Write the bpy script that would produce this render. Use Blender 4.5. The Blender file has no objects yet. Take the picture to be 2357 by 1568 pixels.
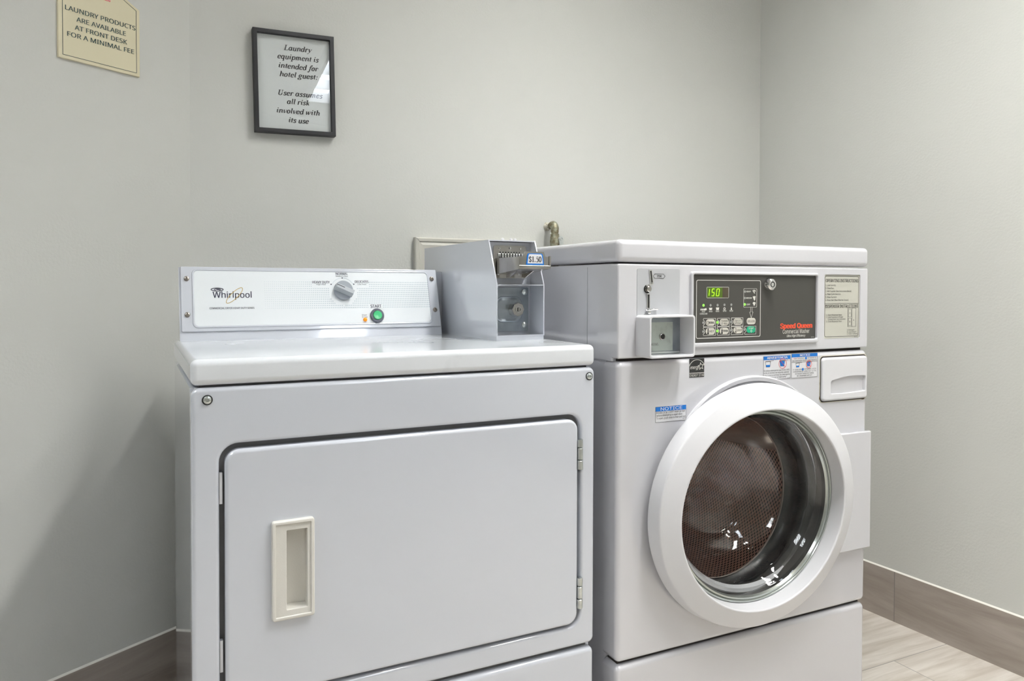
import bpy, bmesh, math, random
from mathutils import Vector, Matrix
random.seed(7)
sc = bpy.context.scene
PI = math.pi

# ------------------------------------------------------------------ camera, world, exposure
CAM_H, F_PX, PITCH, ROLL, SY = 0.9385, 1734.6, 0.0176, 0.0024, -91.63
cd = bpy.data.cameras.new('camera'); cam = bpy.data.objects.new('camera', cd)
sc.collection.objects.link(cam); sc.camera = cam
cd.sensor_fit = 'HORIZONTAL'; cd.sensor_width = 36.0
cd.lens = F_PX / 2357 * 36.0
cd.shift_y = SY / 2357
cd.clip_start = 0.02
_X = Vector((1, 0, 0)); _Y = Vector((0, math.cos(PITCH), -math.sin(PITCH))); _Z = Vector((0, math.sin(PITCH), math.cos(PITCH)))
_R = _X * math.cos(ROLL) + _Z * math.sin(ROLL); _U = _Z * math.cos(ROLL) - _X * math.sin(ROLL)
cam.matrix_world = Matrix(((_R.x, _U.x, -_Y.x, 0), (_R.y, _U.y, -_Y.y, 0), (_R.z, _U.z, -_Y.z, CAM_H), (0, 0, 0, 1)))
w = bpy.data.worlds.new('world'); sc.world = w; w.use_nodes = True
w.node_tree.nodes['Background'].inputs[0].default_value = (.8, .87, 1, 1)
w.node_tree.nodes['Background'].inputs[1].default_value = .05
sc.view_settings.view_transform = 'Standard'; sc.view_settings.look = 'None'
sc.view_settings.gamma = 1.0; sc.view_settings.use_curve_mapping = False
sc.view_settings.exposure = 0.0
sc.cycles.use_denoising = True
LAMP = 22.0          # radiance of the fluorescent diffusers
# ceiling fixtures, the last one added unseen as fill light: centre x, y, rotation, width, length, relative power, tube colour
LAMPS = [(.66, 1.03, math.radians(28.5), .16, 1.20, 4.2, (1, .992, .955)), (1.58, .74, math.radians(28.5), .16, 1.20, 2.0, (1, .992, .955)),
         (1.85, -.90, math.radians(30.5), .30, 1.22, .45, (.90, .97, 1.06)), (-1.25, -.20, math.radians(28.5), .60, 1.20, .72, (.92, .965, 1.0))]

# ------------------------------------------------------------------ materials
def lin(c): return tuple(((x / 255) / 12.92 if x <= 10 else ((x / 255 + .055) / 1.055) ** 2.4) for x in c) + (1,)
MATS = {}
def mat(name, col, rough=.5, metal=0.0, bump=None, vary=None, coat=0, emit=None, spec=.5):
    """bump=(scale, strength, distance); vary=(scale, second colour, low, high)"""
    if name in MATS: return MATS[name]
    m = bpy.data.materials.new(name); m.use_nodes = True; MATS[name] = m
    nt = m.node_tree; b = nt.nodes['Principled BSDF']
    col = tuple(col) + (1,) if len(col) == 3 else col
    b.inputs['Base Color'].default_value = col; b.inputs['Roughness'].default_value = rough
    b.inputs['Metallic'].default_value = metal; b.inputs['Specular IOR Level'].default_value = spec
    b.inputs['Coat Weight'].default_value = coat; b.inputs['Coat Roughness'].default_value = .04
    tc = nt.nodes.new('ShaderNodeTexCoord')
    if vary:
        n = nt.nodes.new('ShaderNodeTexNoise'); n.inputs['Scale'].default_value = vary[0]; n.inputs['Detail'].default_value = 6
        r = nt.nodes.new('ShaderNodeValToRGB'); r.color_ramp.elements[0].position = vary[2]; r.color_ramp.elements[1].position = vary[3]
        r.color_ramp.elements[0].color = col; r.color_ramp.elements[1].color = tuple(vary[1]) + (1,)
        nt.links.new(tc.outputs['Object'], n.inputs['Vector']); nt.links.new(n.outputs['Fac'], r.inputs['Fac'])
        nt.links.new(r.outputs['Color'], b.inputs['Base Color'])
    if bump:
        n = nt.nodes.new('ShaderNodeTexNoise'); n.inputs['Scale'].default_value = bump[0]; n.inputs['Detail'].default_value = 3
        bp = nt.nodes.new('ShaderNodeBump'); bp.inputs['Strength'].default_value = bump[1]; bp.inputs['Distance'].default_value = bump[2]
        nt.links.new(tc.outputs['Object'], n.inputs['Vector']); nt.links.new(n.outputs['Fac'], bp.inputs['Height'])
        nt.links.new(bp.outputs['Normal'], b.inputs['Normal'])
    if emit:
        b.inputs['Emission Color'].default_value = tuple(emit[0]) + (1,); b.inputs['Emission Strength'].default_value = emit[1]
    return m

WALL = mat('wall_paint', (.655, .66, .63), .55, bump=(170, .22, .002), spec=.35)
CEIL = mat('ceiling_paint', (.78, .77, .74), .8)
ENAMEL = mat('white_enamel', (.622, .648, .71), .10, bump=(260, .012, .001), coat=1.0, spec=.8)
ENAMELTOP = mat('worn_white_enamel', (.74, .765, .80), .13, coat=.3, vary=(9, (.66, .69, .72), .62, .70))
WASHW = mat('washer_white_enamel', (.635, .635, .668), .10, bump=(260, .012, .001), coat=1.0, spec=.8)
PLAST = mat('white_plastic', (.72, .72, .745), .3)
CREAM = mat('ivory_plastic', (.74, .72, .67), .45, bump=(700, .25, .0006))
CONS = mat('console_overlay', (.79, .825, .85), .3)
GREY = mat('silver_overlay', (.47, .48, .50), .35)
GAP = mat('dark_gap', (.035, .028, .024), .8)
GAPG = mat('shaded_inner_steel', (.16, .16, .165), .6)
INK = mat('navy_ink', (.035, .038, .07), .5)
INKB = mat('black_ink', (.02, .02, .02), .5)
INKG = mat('green_black_ink', (.012, .045, .04), .5)
INKW = mat('white_ink', (.75, .74, .70), .5)
DOTM = mat('pale_blue_ink', (.50, .58, .63), .5)
GOLD = mat('gold_ink', (.55, .40, .13), .4)
CHROME = mat('chrome', (.78, .78, .78), .08, 1)
STEEL = mat('brushed_steel', (.55, .53, .50), .22, 1, vary=(14, (.36, .35, .33), .5, .72))
ZINC = mat('galvanised_zinc', (.42, .46, .49), .38, .9, vary=(22, (.30, .34, .38), .4, .65))
ZINCL = mat('bright_zinc', (.62, .65, .64), .28, 1)
DKSTEEL = mat('screw_steel', (.33, .30, .27), .35, 1)
BLACK = mat('black_plastic', (.015, .015, .016), .4)
PANEL = mat('charcoal_overlay', (.060, .058, .052), .42, bump=(900, .15, .0004))
KNOB = mat('grey_plastic', (.30, .33, .37), .38)
KNOBL = mat('light_grey_plastic', (.42, .45, .48), .35)
BEZEL = mat('slate_bezel', (.085, .095, .125), .3)
GREEN = mat('green_button', (.06, .50, .20), .3)
GREEN2 = mat('jade_button', (.01, .40, .21), .4)
AMBER = mat('amber_lens', (.80, .27, .01), .15, emit=((1, .35, .02), .25))
BUTTON = mat('putty_button', (.62, .60, .54), .5)
LEDOFF = mat('unlit_led', (.32, .32, .31), .4)
LEDON = mat('lit_led', (.2, .8, .08), .4, emit=((.28, 1, .07), .75))
DIGIT = mat('lit_digits', (.3, .9, .02), .4, emit=((.45, 1, .0), 1.0))
WINDOW = mat('display_window', (.06, .085, .012), .25, emit=((.10, .30, .0), .22))
ORANGE = mat('orange_ink', (.86, .09, .035), .5)
BLUE = mat('blue_ink', (.0, .17, .62), .45)
RED = mat('red_ink', (.75, .03, .05), .5)
STICK = mat('sticker_white', (.76, .76, .78), .45)
INSTR = mat('instruction_overlay', (.56, .555, .49), .45)
SIGN = mat('ivory_sign', (.76, .70, .50), .4)
FRAME = mat('black_frame', (.012, .013, .016), .5, bump=(90, .1, .001))
PAPER = mat('white_paper', (.84, .85, .85), .6)
RUBBER = mat('black_rubber', (.022, .022, .024), .25, vary=(7, (.13, .13, .13), .42, .72))
TRIMM = mat('painted_moulding', (.63, .62, .56), .4)
BRASS = mat('tarnished_brass', (.22, .19, .12), .5, .7, vary=(70, (.42, .43, .33), .42, .62), bump=(120, .5, .001))
CAULK = mat('white_caulk', (.78, .76, .70), .5)
FLANGE = mat('chipped_paint', (.62, .60, .52), .6, vary=(120, (.20, .16, .08), .52, .6))

def glass_mat(name, tint, rough, bump=None, f0=.05):
    m = bpy.data.materials.new(name); m.use_nodes = True; nt = m.node_tree
    nt.nodes.remove(nt.nodes['Principled BSDF']); out = nt.nodes['Material Output']
    t = nt.nodes.new('ShaderNodeBsdfTransparent'); t.inputs[0].default_value = tint
    g = nt.nodes.new('ShaderNodeBsdfGlossy'); g.inputs['Roughness'].default_value = rough; g.inputs[0].default_value = (1, 1, 1, 1)
    ge = nt.nodes.new('ShaderNodeNewGeometry'); dt = nt.nodes.new('ShaderNodeVectorMath'); dt.operation = 'DOT_PRODUCT'
    nt.links.new(ge.outputs['Normal'], dt.inputs[0]); nt.links.new(ge.outputs['Incoming'], dt.inputs[1])
    def mm(op, a, bb):
        n = nt.nodes.new('ShaderNodeMath'); n.operation = op
        for i, x in enumerate((a, bb)):
            if isinstance(x, (int, float)): n.inputs[i].default_value = x
            else: nt.links.new(x, n.inputs[i])
        return n.outputs[0]
    fr = mm('ADD', mm('MULTIPLY', mm('POWER', mm('SUBTRACT', 1, mm('ABSOLUTE', dt.outputs['Value'], 0)), 5), 1 - f0), f0)
    mx = nt.nodes.new('ShaderNodeMixShader')
    nt.links.new(fr, mx.inputs[0]); nt.links.new(t.outputs[0], mx.inputs[1]); nt.links.new(g.outputs[0], mx.inputs[2])
    if bump:
        tc = nt.nodes.new('ShaderNodeTexCoord'); n = nt.nodes.new('ShaderNodeTexNoise'); n.inputs['Scale'].default_value = bump[0]
        b = nt.nodes.new('ShaderNodeBump'); b.inputs['Strength'].default_value = bump[1]; b.inputs['Distance'].default_value = bump[2]
        nt.links.new(tc.outputs['Object'], n.inputs['Vector']); nt.links.new(n.outputs[0], b.inputs['Height']); nt.links.new(b.outputs[0], g.inputs['Normal'])
    nt.links.new(mx.outputs[0], out.inputs[0]); return m
PICGLASS = glass_mat('picture_glass', (.97, .98, .98, 1), .0)
BOWLGLASS = glass_mat('bowl_glass', (.98, .985, .98, 1), .02, (11, .5, .012))

def drum_mat():
    m = bpy.data.materials.new('perforated_steel_reflection_pink'); m.use_nodes = True; nt = m.node_tree; N = nt.nodes.new; L = nt.links.new
    b = nt.nodes['Principled BSDF']; b.inputs['Metallic'].default_value = .2; b.inputs['Roughness'].default_value = .42
    uv = N('ShaderNodeTexCoord')
    def dots(off):
        a = N('ShaderNodeVectorMath'); a.operation = 'ADD'; a.inputs[1].default_value = off; L(uv.outputs['UV'], a.inputs[0])
        fr = N('ShaderNodeVectorMath'); fr.operation = 'FRACTION'; L(a.outputs[0], fr.inputs[0])
        s = N('ShaderNodeVectorMath'); s.operation = 'SUBTRACT'; s.inputs[1].default_value = (.5, .5, 0); L(fr.outputs[0], s.inputs[0])
        sp = N('ShaderNodeSeparateXYZ'); L(s.outputs[0], sp.inputs[0]); cb = N('ShaderNodeCombineXYZ')
        k = N('ShaderNodeMath'); k.operation = 'MULTIPLY'; k.inputs[1].default_value = 1.6; L(sp.outputs[1], k.inputs[0])
        L(sp.outputs[0], cb.inputs[0]); L(k.outputs[0], cb.inputs[1])
        ln = N('ShaderNodeVectorMath'); ln.operation = 'LENGTH'; L(cb.outputs[0], ln.inputs[0])
        lt = N('ShaderNodeMath'); lt.operation = 'LESS_THAN'; lt.inputs[1].default_value = .27; L(ln.outputs['Value'], lt.inputs[0]); return lt
    d1, d2 = dots((0, 0, 0)), dots((.5, .5, 0))
    mx = N('ShaderNodeMath'); mx.operation = 'MAXIMUM'; L(d1.outputs[0], mx.inputs[0]); L(d2.outputs[0], mx.inputs[1])
    c = N('ShaderNodeMix'); c.data_type = 'RGBA'; c.inputs[6].default_value = (.92, .66, .58, 1); c.inputs[7].default_value = (.012, .01, .009, 1)  # pink steel: red reflections in the drum painted into the colour
    L(mx.outputs[0], c.inputs[0]); L(c.outputs[2], b.inputs['Base Color'])
    iv = N('ShaderNodeMath'); iv.operation = 'SUBTRACT'; iv.inputs[0].default_value = .2; L(mx.outputs[0], iv.inputs[1]); L(iv.outputs[0], b.inputs['Metallic'])
    return m
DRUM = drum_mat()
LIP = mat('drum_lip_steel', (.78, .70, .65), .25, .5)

def plank_mat(name, c0, c1, cgrout, rot, px, py, ox, oy, grain, rough, wall=False):
    """stone-look plank tile: stretched noise grain plus grout lines; coordinates in object space"""
    m = bpy.data.materials.new(name); m.use_nodes = True; nt = m.node_tree; N = nt.nodes.new; L = nt.links.new
    b = nt.nodes['Principled BSDF']; b.inputs['Roughness'].default_value = rough
    tc = N('ShaderNodeTexCoord'); mp = N('ShaderNodeMapping'); mp.inputs['Rotation'].default_value = (0, 0, rot)
    L(tc.outputs['Object'], mp.inputs['Vector'])
    sp = N('ShaderNodeSeparateXYZ'); L(mp.outputs[0], sp.inputs[0])
    def math_(op, a, bb):
        n = N('ShaderNodeMath'); n.operation = op
        for i, x in enumerate((a, bb)):
            if isinstance(x, (int, float)): n.inputs[i].default_value = x
            else: L(x, n.inputs[i])
        return n.outputs[0]
    Xo = math_('DIVIDE', math_('SUBTRACT', sp.outputs[0], ox), px)
    yv = sp.outputs[2] if wall else sp.outputs[1]
    Yo = math_('DIVIDE', math_('SUBTRACT', yv, oy), py)
    row = math_('FLOOR', Yo, 0)
    if not wall: Xo = math_('ADD', Xo, math_('MULTIPLY', row, .37))
    col = math_('FLOOR', Xo, 0)
    fx, fy = math_('FRACT', Xo, 0), math_('FRACT', Yo, 0)
    gx = math_('LESS_THAN', math_('MINIMUM', fx, math_('SUBTRACT', 1, fx)), .0012 / px)
    gy = math_('LESS_THAN', math_('MINIMUM', fy, math_('SUBTRACT', 1, fy)), .0012 / py)
    g = math_('MAXIMUM', gx, gy)
    cell = math_('ADD', math_('MULTIPLY', row, 3.17), math_('MULTIPLY', col, 7.31))
    cv = N('ShaderNodeCombineXYZ'); L(math_('MULTIPLY', math_('ADD', sp.outputs[0], math_('MULTIPLY', yv, .25)), 1.6), cv.inputs[0]); L(math_('MULTIPLY', yv, grain), cv.inputs[1]); L(cell, cv.inputs[2])
    n = N('ShaderNodeTexNoise'); n.inputs['Scale'].default_value = 1.6; n.inputs['Detail'].default_value = 7; n.inputs['Roughness'].default_value = .62; n.inputs['Distortion'].default_value = .5
    L(cv.outputs[0], n.inputs['Vector'])
    r = N('ShaderNodeValToRGB'); r.color_ramp.elements[0].position = .36; r.color_ramp.elements[1].position = .66
    r.color_ramp.elements[0].color = c0; r.color_ramp.elements[1].color = c1; L(n.outputs['Fac'], r.inputs['Fac'])
    mx = N('ShaderNodeMix'); mx.data_type = 'RGBA'; mx.inputs[7].default_value = cgrout
    L(g, mx.inputs[0]); L(r.outputs['Color'], mx.inputs[6]); L(mx.outputs[2], b.inputs['Base Color'])
    return m

# ------------------------------------------------------------------ mesh helpers
class MB:
    def __init__(s): s.v, s.f, s.uv = [], [], None
    def add(s, v, f):
        o = len(s.v); s.v += [tuple(p) for p in v]; s.f += [tuple(i + o for i in q) for q in f]; return s
def build(name, mb, m, parent=None, sharp=35, smooth=True, recalc=True):
    me = bpy.data.meshes.new(name); me.from_pydata(mb.v, [], mb.f)
    if recalc:
        bm = bmesh.new(); bm.from_mesh(me); bmesh.ops.recalc_face_normals(bm, faces=bm.faces); bm.to_mesh(me); bm.free()
    me.materials.append(m)
    ob = bpy.data.objects.new(name, me); sc.collection.objects.link(ob)
    if parent: ob.parent = parent
    finish(ob, sharp, smooth)
    return ob
def finish(ob, sharp=35, smooth=True):
    if smooth:
        for p in ob.data.polygons: p.use_smooth = True
        ob.data.set_sharp_from_angle(angle=math.radians(sharp))
        if not any(md.type == 'WEIGHTED_NORMAL' for md in ob.modifiers):
            md = ob.modifiers.new('weighted', 'WEIGHTED_NORMAL'); md.keep_sharp = True
def cut(ob, *mbs):
    for mb in mbs:
        me = bpy.data.meshes.new('cutter'); me.from_pydata(mb.v, [], mb.f)
        bm = bmesh.new(); bm.from_mesh(me); bmesh.ops.recalc_face_normals(bm, faces=bm.faces); bm.to_mesh(me); bm.free()
        c = bpy.data.objects.new('cutter', me); sc.collection.objects.link(c)
        for md in list(ob.modifiers): ob.modifiers.remove(md)
        c.parent = ob.parent
        md = ob.modifiers.new('cut', 'BOOLEAN'); md.operation = 'DIFFERENCE'; md.solver = 'EXACT'; md.object = c
        bpy.context.view_layer.update()
        dg = bpy.context.evaluated_depsgraph_get(); new = bpy.data.meshes.new_from_object(ob.evaluated_get(dg))
        old = ob.data; ob.modifiers.clear(); nm = old.name; ob.data = new; bpy.data.meshes.remove(old); new.name = nm
        bpy.data.objects.remove(c); bpy.data.meshes.remove(me)
        while len(new.materials) > 1: new.materials.pop()
    finish(ob)
    return ob
def rr(x0, x1, z0, z1, r, n=6):
    r = max(min(r, (x1 - x0) / 2 - 1e-6, (z1 - z0) / 2 - 1e-6), 1e-5); P = []
    for cx, cz, a in ((x1 - r, z1 - r, 0), (x0 + r, z1 - r, 90), (x0 + r, z0 + r, 180), (x1 - r, z0 + r, 270)):
        for i in range(n + 1):
            t = math.radians(a + 90 * i / n); P.append((cx + r * math.cos(t), cz + r * math.sin(t)))
    return P
def inset(R, d): return (R[0] + d, R[1] - d, R[2] + d, R[3] - d, R[4] - d)
def loft(mb, loops, cap0=True, cap1=True, closed=False):
    n = len(loops[0]); v = [p for l in loops for p in l]; f = []
    K = len(loops)
    for k in range(K if closed else K - 1):
        a, b = k * n, ((k + 1) % K) * n
        for i in range(n): f.append((a + i, a + (i + 1) % n, b + (i + 1) % n, b + i))
    if not closed:
        if cap0: f.append(tuple(range(n)))
        if cap1: f.append(tuple(range((K - 1) * n, K * n)))
    return mb.add(v, f)
def panel(R, yf, yb, b=.003, n=6, seg=4, mb=None, bb=0):
    """rounded slab: R=(x0,x1,z0,z1,r); front at yf with rounded front edge b, back at yb"""
    mb = mb or MB(); L = []
    P = lambda d, y: [(x, y, z) for x, z in rr(*inset(R, d), n=n)]
    L.append(P(0, yb)); L.append(P(0, yf + b))
    for i in range(1, seg + 1):
        t = PI / 2 * i / seg; L.append(P(b * (1 - math.cos(t)), yf + b * (1 - math.sin(t))))
    return loft(mb, L)
def ring(Ro, Ri, yf, yb, bo=.002, bi=.002, n=6, seg=4, mb=None):
    mb = mb or MB(); L = []
    P = lambda R, d, y: [(x, y, z) for x, z in rr(*inset(R, d), n=n)]
    L.append(P(Ro, 0, yb)); L.append(P(Ro, 0, yf + bo))
    for i in range(1, seg + 1):
        t = PI / 2 * i / seg; L.append(P(Ro, bo * (1 - math.cos(t)), yf + bo * (1 - math.sin(t))))
    for i in range(seg + 1):
        t = PI / 2 * i / seg; L.append(P(Ri, -bi * (1 - math.sin(t)), yf + bi * (1 - math.cos(t))))
    L.append(P(Ri, 0, yb))
    return loft(mb, L, closed=True)
def box(x0, x1, y0, y1, z0, z1, mb=None):
    mb = mb or MB()
    return mb.add([(x0, y0, z0), (x1, y0, z0), (x1, y1, z0), (x0, y1, z0), (x0, y0, z1), (x1, y0, z1), (x1, y1, z1), (x0, y1, z1)],
                  [(0, 3, 2, 1), (4, 5, 6, 7), (0, 1, 5, 4), (1, 2, 6, 5), (2, 3, 7, 6), (3, 0, 4, 7)])
def rbox(x0, x1, y0, y1, z0, z1, r, seg=4, mb=None, sel=None):
    mb = mb or MB(); t = box(x0, x1, y0, y1, z0, z1); me = bpy.data.meshes.new('t'); me.from_pydata(t.v, [], t.f)
    bm = bmesh.new(); bm.from_mesh(me); es = [e for e in bm.edges if sel is None or sel((e.verts[0].co + e.verts[1].co) / 2)]
    bmesh.ops.bevel(bm, geom=es, offset=r, segments=seg, profile=.5, affect='EDGES')
    bm.verts.ensure_lookup_table(); bm.verts.index_update()
    mb.add([v.co[:] for v in bm.verts], [[v.index for v in f.verts] for f in bm.faces]); bm.free(); bpy.data.meshes.remove(me); return mb
def lathe(cx, cz, prof, n=48, mb=None, cap0=False, cap1=False, cy=0):
    mb = mb or MB()
    return loft(mb, [[(cx + r * math.cos(2 * PI * i / n), cy + y, cz + r * math.sin(2 * PI * i / n)) for i in range(n)] for r, y in prof], cap0, cap1)
def tube(pts, r, n=10, mb=None):
    mb = mb or MB(); pts = [Vector(p) for p in pts]; L = []
    rs = r if isinstance(r, (list, tuple)) else [r] * len(pts); up = None
    for i, p in enumerate(pts):
        d = (pts[min(i + 1, len(pts) - 1)] - pts[max(i - 1, 0)]).normalized()
        if up is None: up = Vector((0, 0, 1)) if abs(d.z) < .9 else Vector((1, 0, 0))
        s = d.cross(up).normalized(); up = s.cross(d).normalized()
        L.append([tuple(p + (s * math.cos(2 * PI * k / n) + up * math.sin(2 * PI * k / n)) * rs[i]) for k in range(n)])
    return loft(mb, L)
def prism(poly, x0, x1, mb=None):
    """polygon of (y, z) extruded along x"""
    mb = mb or MB(); return loft(mb, [[(x0, y, z) for y, z in poly], [(x1, y, z) for y, z in poly]])
def slab(poly, y0, y1, mb=None):
    """polygon of (x, z) extruded along y"""
    mb = mb or MB(); return loft(mb, [[(x, y0, z) for x, z in poly], [(x, y1, z) for x, z in poly]])
def disc(cx, cz, r, y, n=20, mb=None, rz=None, t=.0003):
    rz = rz or r
    return slab([(cx + r * math.cos(2 * PI * i / n), cz + rz * math.sin(2 * PI * i / n)) for i in range(n)], y, y + t, mb)
def line(pts, wd, y, mb=None, closed=False, t=.0003):
    mb = mb or MB(); n = len(pts)
    for i in range(n if closed else n - 1):
        (x0, z0), (x1, z1) = pts[i], pts[(i + 1) % n]; dx, dz = x1 - x0, z1 - z0; l = math.hypot(dx, dz)
        if l < 1e-7: continue
        nx, nz = -dz / l * wd / 2, dx / l * wd / 2; ex, ez = dx / l * wd * .3, dz / l * wd * .3
        slab([(x0 - ex + nx, z0 - ez + nz), (x1 + ex + nx, z1 + ez + nz), (x1 + ex - nx, z1 + ez - nz), (x0 - ex - nx, z0 - ez - nz)], y, y + t, mb)
    return mb
def rline(R, wd, y, mb=None, n=5): return ring(R, inset(R, wd), y, y + .0003, .00002, .00002, n, 1, mb or MB())
def ell(cx, cz, rx, rz, a0=0, a1=360, rot=0, n=40):
    P = []; c, s = math.cos(math.radians(rot)), math.sin(math.radians(rot))
    for i in range(n + 1):
        t = math.radians(a0 + (a1 - a0) * i / n); u, v = rx * math.cos(t), rz * math.sin(t); P.append((cx + u * c - v * s, cz + u * s + v * c))
    return P

# ------------------------------------------------------------------ lettering
FD = bpy.utils.system_resource('DATAFILES') + '/fonts/'
def font(n):
    try: return bpy.data.fonts.load(FD + n)
    except Exception: return None
FONTS = {'sans': font('Inter.woff2'), 'humanist': font('NotoSansHebrew-Regular.woff2')}
CAPH = {}
def raw_text(body, fn, bold=0.0, shear=0.0):
    cu = bpy.data.curves.new('t', 'FONT'); cu.body = body; cu.size = 1; cu.offset = bold; cu.shear = shear; cu.resolution_u = 3
    if FONTS[fn]: cu.font = FONTS[fn]
    o = bpy.data.objects.new('t', cu); sc.collection.objects.link(o); bpy.context.view_layer.update()
    me = o.to_mesh(); V = [v.co[:] for v in me.vertices]; Fc = [tuple(p.vertices) for p in me.polygons]
    o.to_mesh_clear(); bpy.data.objects.remove(o); bpy.data.curves.remove(cu); return V, Fc
def text(mb, body, fn, x0, x1, z, h, y, bold=0.0, shear=0.0, centre=None):
    """letters on the plane y=const between x0 and x1, baseline z, capital height h; bold widens the strokes sideways"""
    if fn not in CAPH: CAPH[fn] = max(v[1] for v in raw_text('H', fn)[0])
    V, Fc = raw_text(body, fn, 0, shear); k = h / CAPH[fn]
    a, b = min(v[0] for v in V) - bold, max(v[0] for v in V) + bold
    kx = (x1 - x0) / (b - a) if x1 is not None else k
    n = 1 + 2 * math.ceil(bold / .016)
    for j in range(n):
        d = 0 if n == 1 else bold * (2 * j / (n - 1) - 1)
        mb.add([(x0 + (v[0] + d - a) * kx, y - .000004 * j, z + v[1] * k) for v in V], Fc)
    return mb
# bold serif letters drawn as broad-pen strokes: E ellipse arc, P straight strokes, T hairline, C smooth curve, D dot
ST = ('T', [(.02, .36), (.11, .44)])
def TL(x): return ('T', [(x, .09), (x + .04, .02), (x + .11, .09)])
GL = {
 'L': (.60, [('P', [(.2, .66), (.2, 0)]), ('T', [(.07, .02), (.52, .02), (.57, .19)]), ('T', [(.07, .64), (.35, .64)])]),
 'U': (.70, [('P', [(.17, .66), (.17, .2)]), ('E', .345, .2, .175, .19, 180, 360), ('T', [(.52, .2), (.52, .66)]), ('T', [(.04, .64), (.31, .64)]), ('T', [(.42, .64), (.63, .64)])]),
 'a': (.50, [('E', .21, .225, .15, .21, 0, 360), ('P', [(.37, .44), (.37, .08)]), TL(.37)]),
 'n': (.52, [ST, ('P', [(.12, .44), (.12, 0)]), ('E', .26, .3, .135, .14, 180, 0), ('P', [(.395, .3), (.395, .08)]), TL(.395)]),
 'u': (.50, [ST, ('P', [(.11, .44), (.11, .14)]), ('E', .24, .14, .13, .13, 180, 360), ('P', [(.37, .44), (.37, .08)]), TL(.37)]),
 'd': (.50, [('E', .21, .225, .15, .21, 0, 360), ('P', [(.37, .68), (.37, .08)]), ('T', [(.26, .66), (.37, .67)]), TL(.37)]),
 'r': (.39, [ST, ('P', [(.12, .44), (.12, 0)]), ('E', .25, .3, .13, .14, 175, 70), ('D', .33, .385, .055)]),
 'y': (.45, [('P', [(.1, .44), (.21, .05)]), ('T', [(.4, .44), (.34, .24), (.21, .02), (.1, -.15), (.02, -.18)]), ('D', .03, -.16, .05), ('D', .4, .4, .05)]),
 'e': (.42, [('E', .21, .225, .15, .21, 10, 325), ('T', [(.08, .2), (.22, .25), (.35, .33)])]),
 'q': (.50, [('E', .21, .225, .15, .21, 0, 360), ('P', [(.37, .44), (.37, -.2)]), ('T', [(.25, -.2), (.48, -.2)])]),
 'i': (.28, [ST, ('P', [(.12, .44), (.12, .08)]), TL(.12), ('D', .13, .6, .066)]),
 'p': (.50, [ST, ('P', [(.12, .44), (.12, -.2)]), ('T', [(.0, -.2), (.25, -.2)]), ('E', .28, .225, .15, .21, 0, 360)]),
 'm': (.76, [ST, ('P', [(.12, .44), (.12, 0)]), ('E', .24, .3, .115, .14, 180, 0), ('P', [(.355, .3), (.355, 0)]), ('E', .475, .3, .115, .14, 180, 0), ('P', [(.59, .3), (.59, .08)]), TL(.59)]),
 't': (.31, [('P', [(.14, .57), (.14, .08)]), TL(.14), ('T', [(.02, .42), (.28, .42)])]),
 's': (.38, [('C', [(.32, .35), (.22, .435), (.1, .37), (.14, .27), (.27, .18), (.29, .07), (.17, .01), (.05, .08)])]),
 'f': (.33, [('C', [(.38, .62), (.31, .68), (.22, .6), (.17, .3), (.12, -.06), (.04, -.2), (-.05, -.16)]), ('T', [(.05, .42), (.33, .42)]), ('D', .37, .61, .05), ('D', -.04, -.15, .05)]),
 'o': (.46, [('E', .22, .225, .15, .21, 0, 360)]),
 'h': (.52, [('P', [(.12, .68), (.12, 0)]), ('T', [(.01, .66), (.12, .67)]), ('E', .26, .3, .135, .14, 180, 0), ('P', [(.395, .3), (.395, .08)]), TL(.395)]),
 'l': (.27, [('P', [(.12, .68), (.12, .08)]), ('T', [(.01, .66), (.12, .67)]), TL(.12)]),
 'g': (.47, [('E', .21, .29, .13, .145, 0, 360), ('E', .19, -.09, .17, .10, 0, 360), ('T', [(.14, .14), (.12, .06), (.24, .01)]), ('T', [(.31, .4), (.43, .42)])]),
 'v': (.42, [('P', [(.08, .44), (.18, .03)]), ('T', [(.18, .01), (.36, .26), (.37, .44)]), ('D', .36, .4, .05)]),
 'w': (.64, [('P', [(.06, .44), (.13, .03)]), ('T', [(.13, .01), (.31, .38)]), ('P', [(.31, .44), (.37, .03)]), ('T', [(.37, .01), (.57, .26), (.58, .44)]), ('D', .57, .4, .05)]),
 'k': (.47, [('P', [(.12, .68), (.12, 0)]), ('T', [(.01, .66), (.12, .67)]), ('T', [(.12, .19), (.37, .42)]), ('P', [(.22, .28), (.33, .06)]), TL(.33)]),
 ':': (.30, [('D', .13, .07, .066), ('D', .13, .38, .066)]), '.': (.25, [('D', .12, .06, .07)]), ' ': (.24, []),
 '$': (.50, [('C', [(.42, .48), (.3, .62), (.12, .55), (.14, .41), (.38, .25), (.4, .1), (.24, .02), (.08, .14)]), ('T', [(.25, .73), (.25, -.08)])]),
 '1': (.46, [('P', [(.25, .66), (.25, 0)]), ('T', [(.09, .56), (.25, .65)]), ('T', [(.08, .02), (.42, .02)])]),
 '5': (.50, [('T', [(.43, .62), (.15, .62), (.12, .38)]), ('T', [(.43, .60), (.17, .60)]), ('C', [(.12, .38), (.28, .42), (.41, .3), (.39, .1), (.24, .01), (.08, .05)])]),
 '0': (.50, [('E', .25, .33, .17, .31, 0, 360)])}
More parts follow.
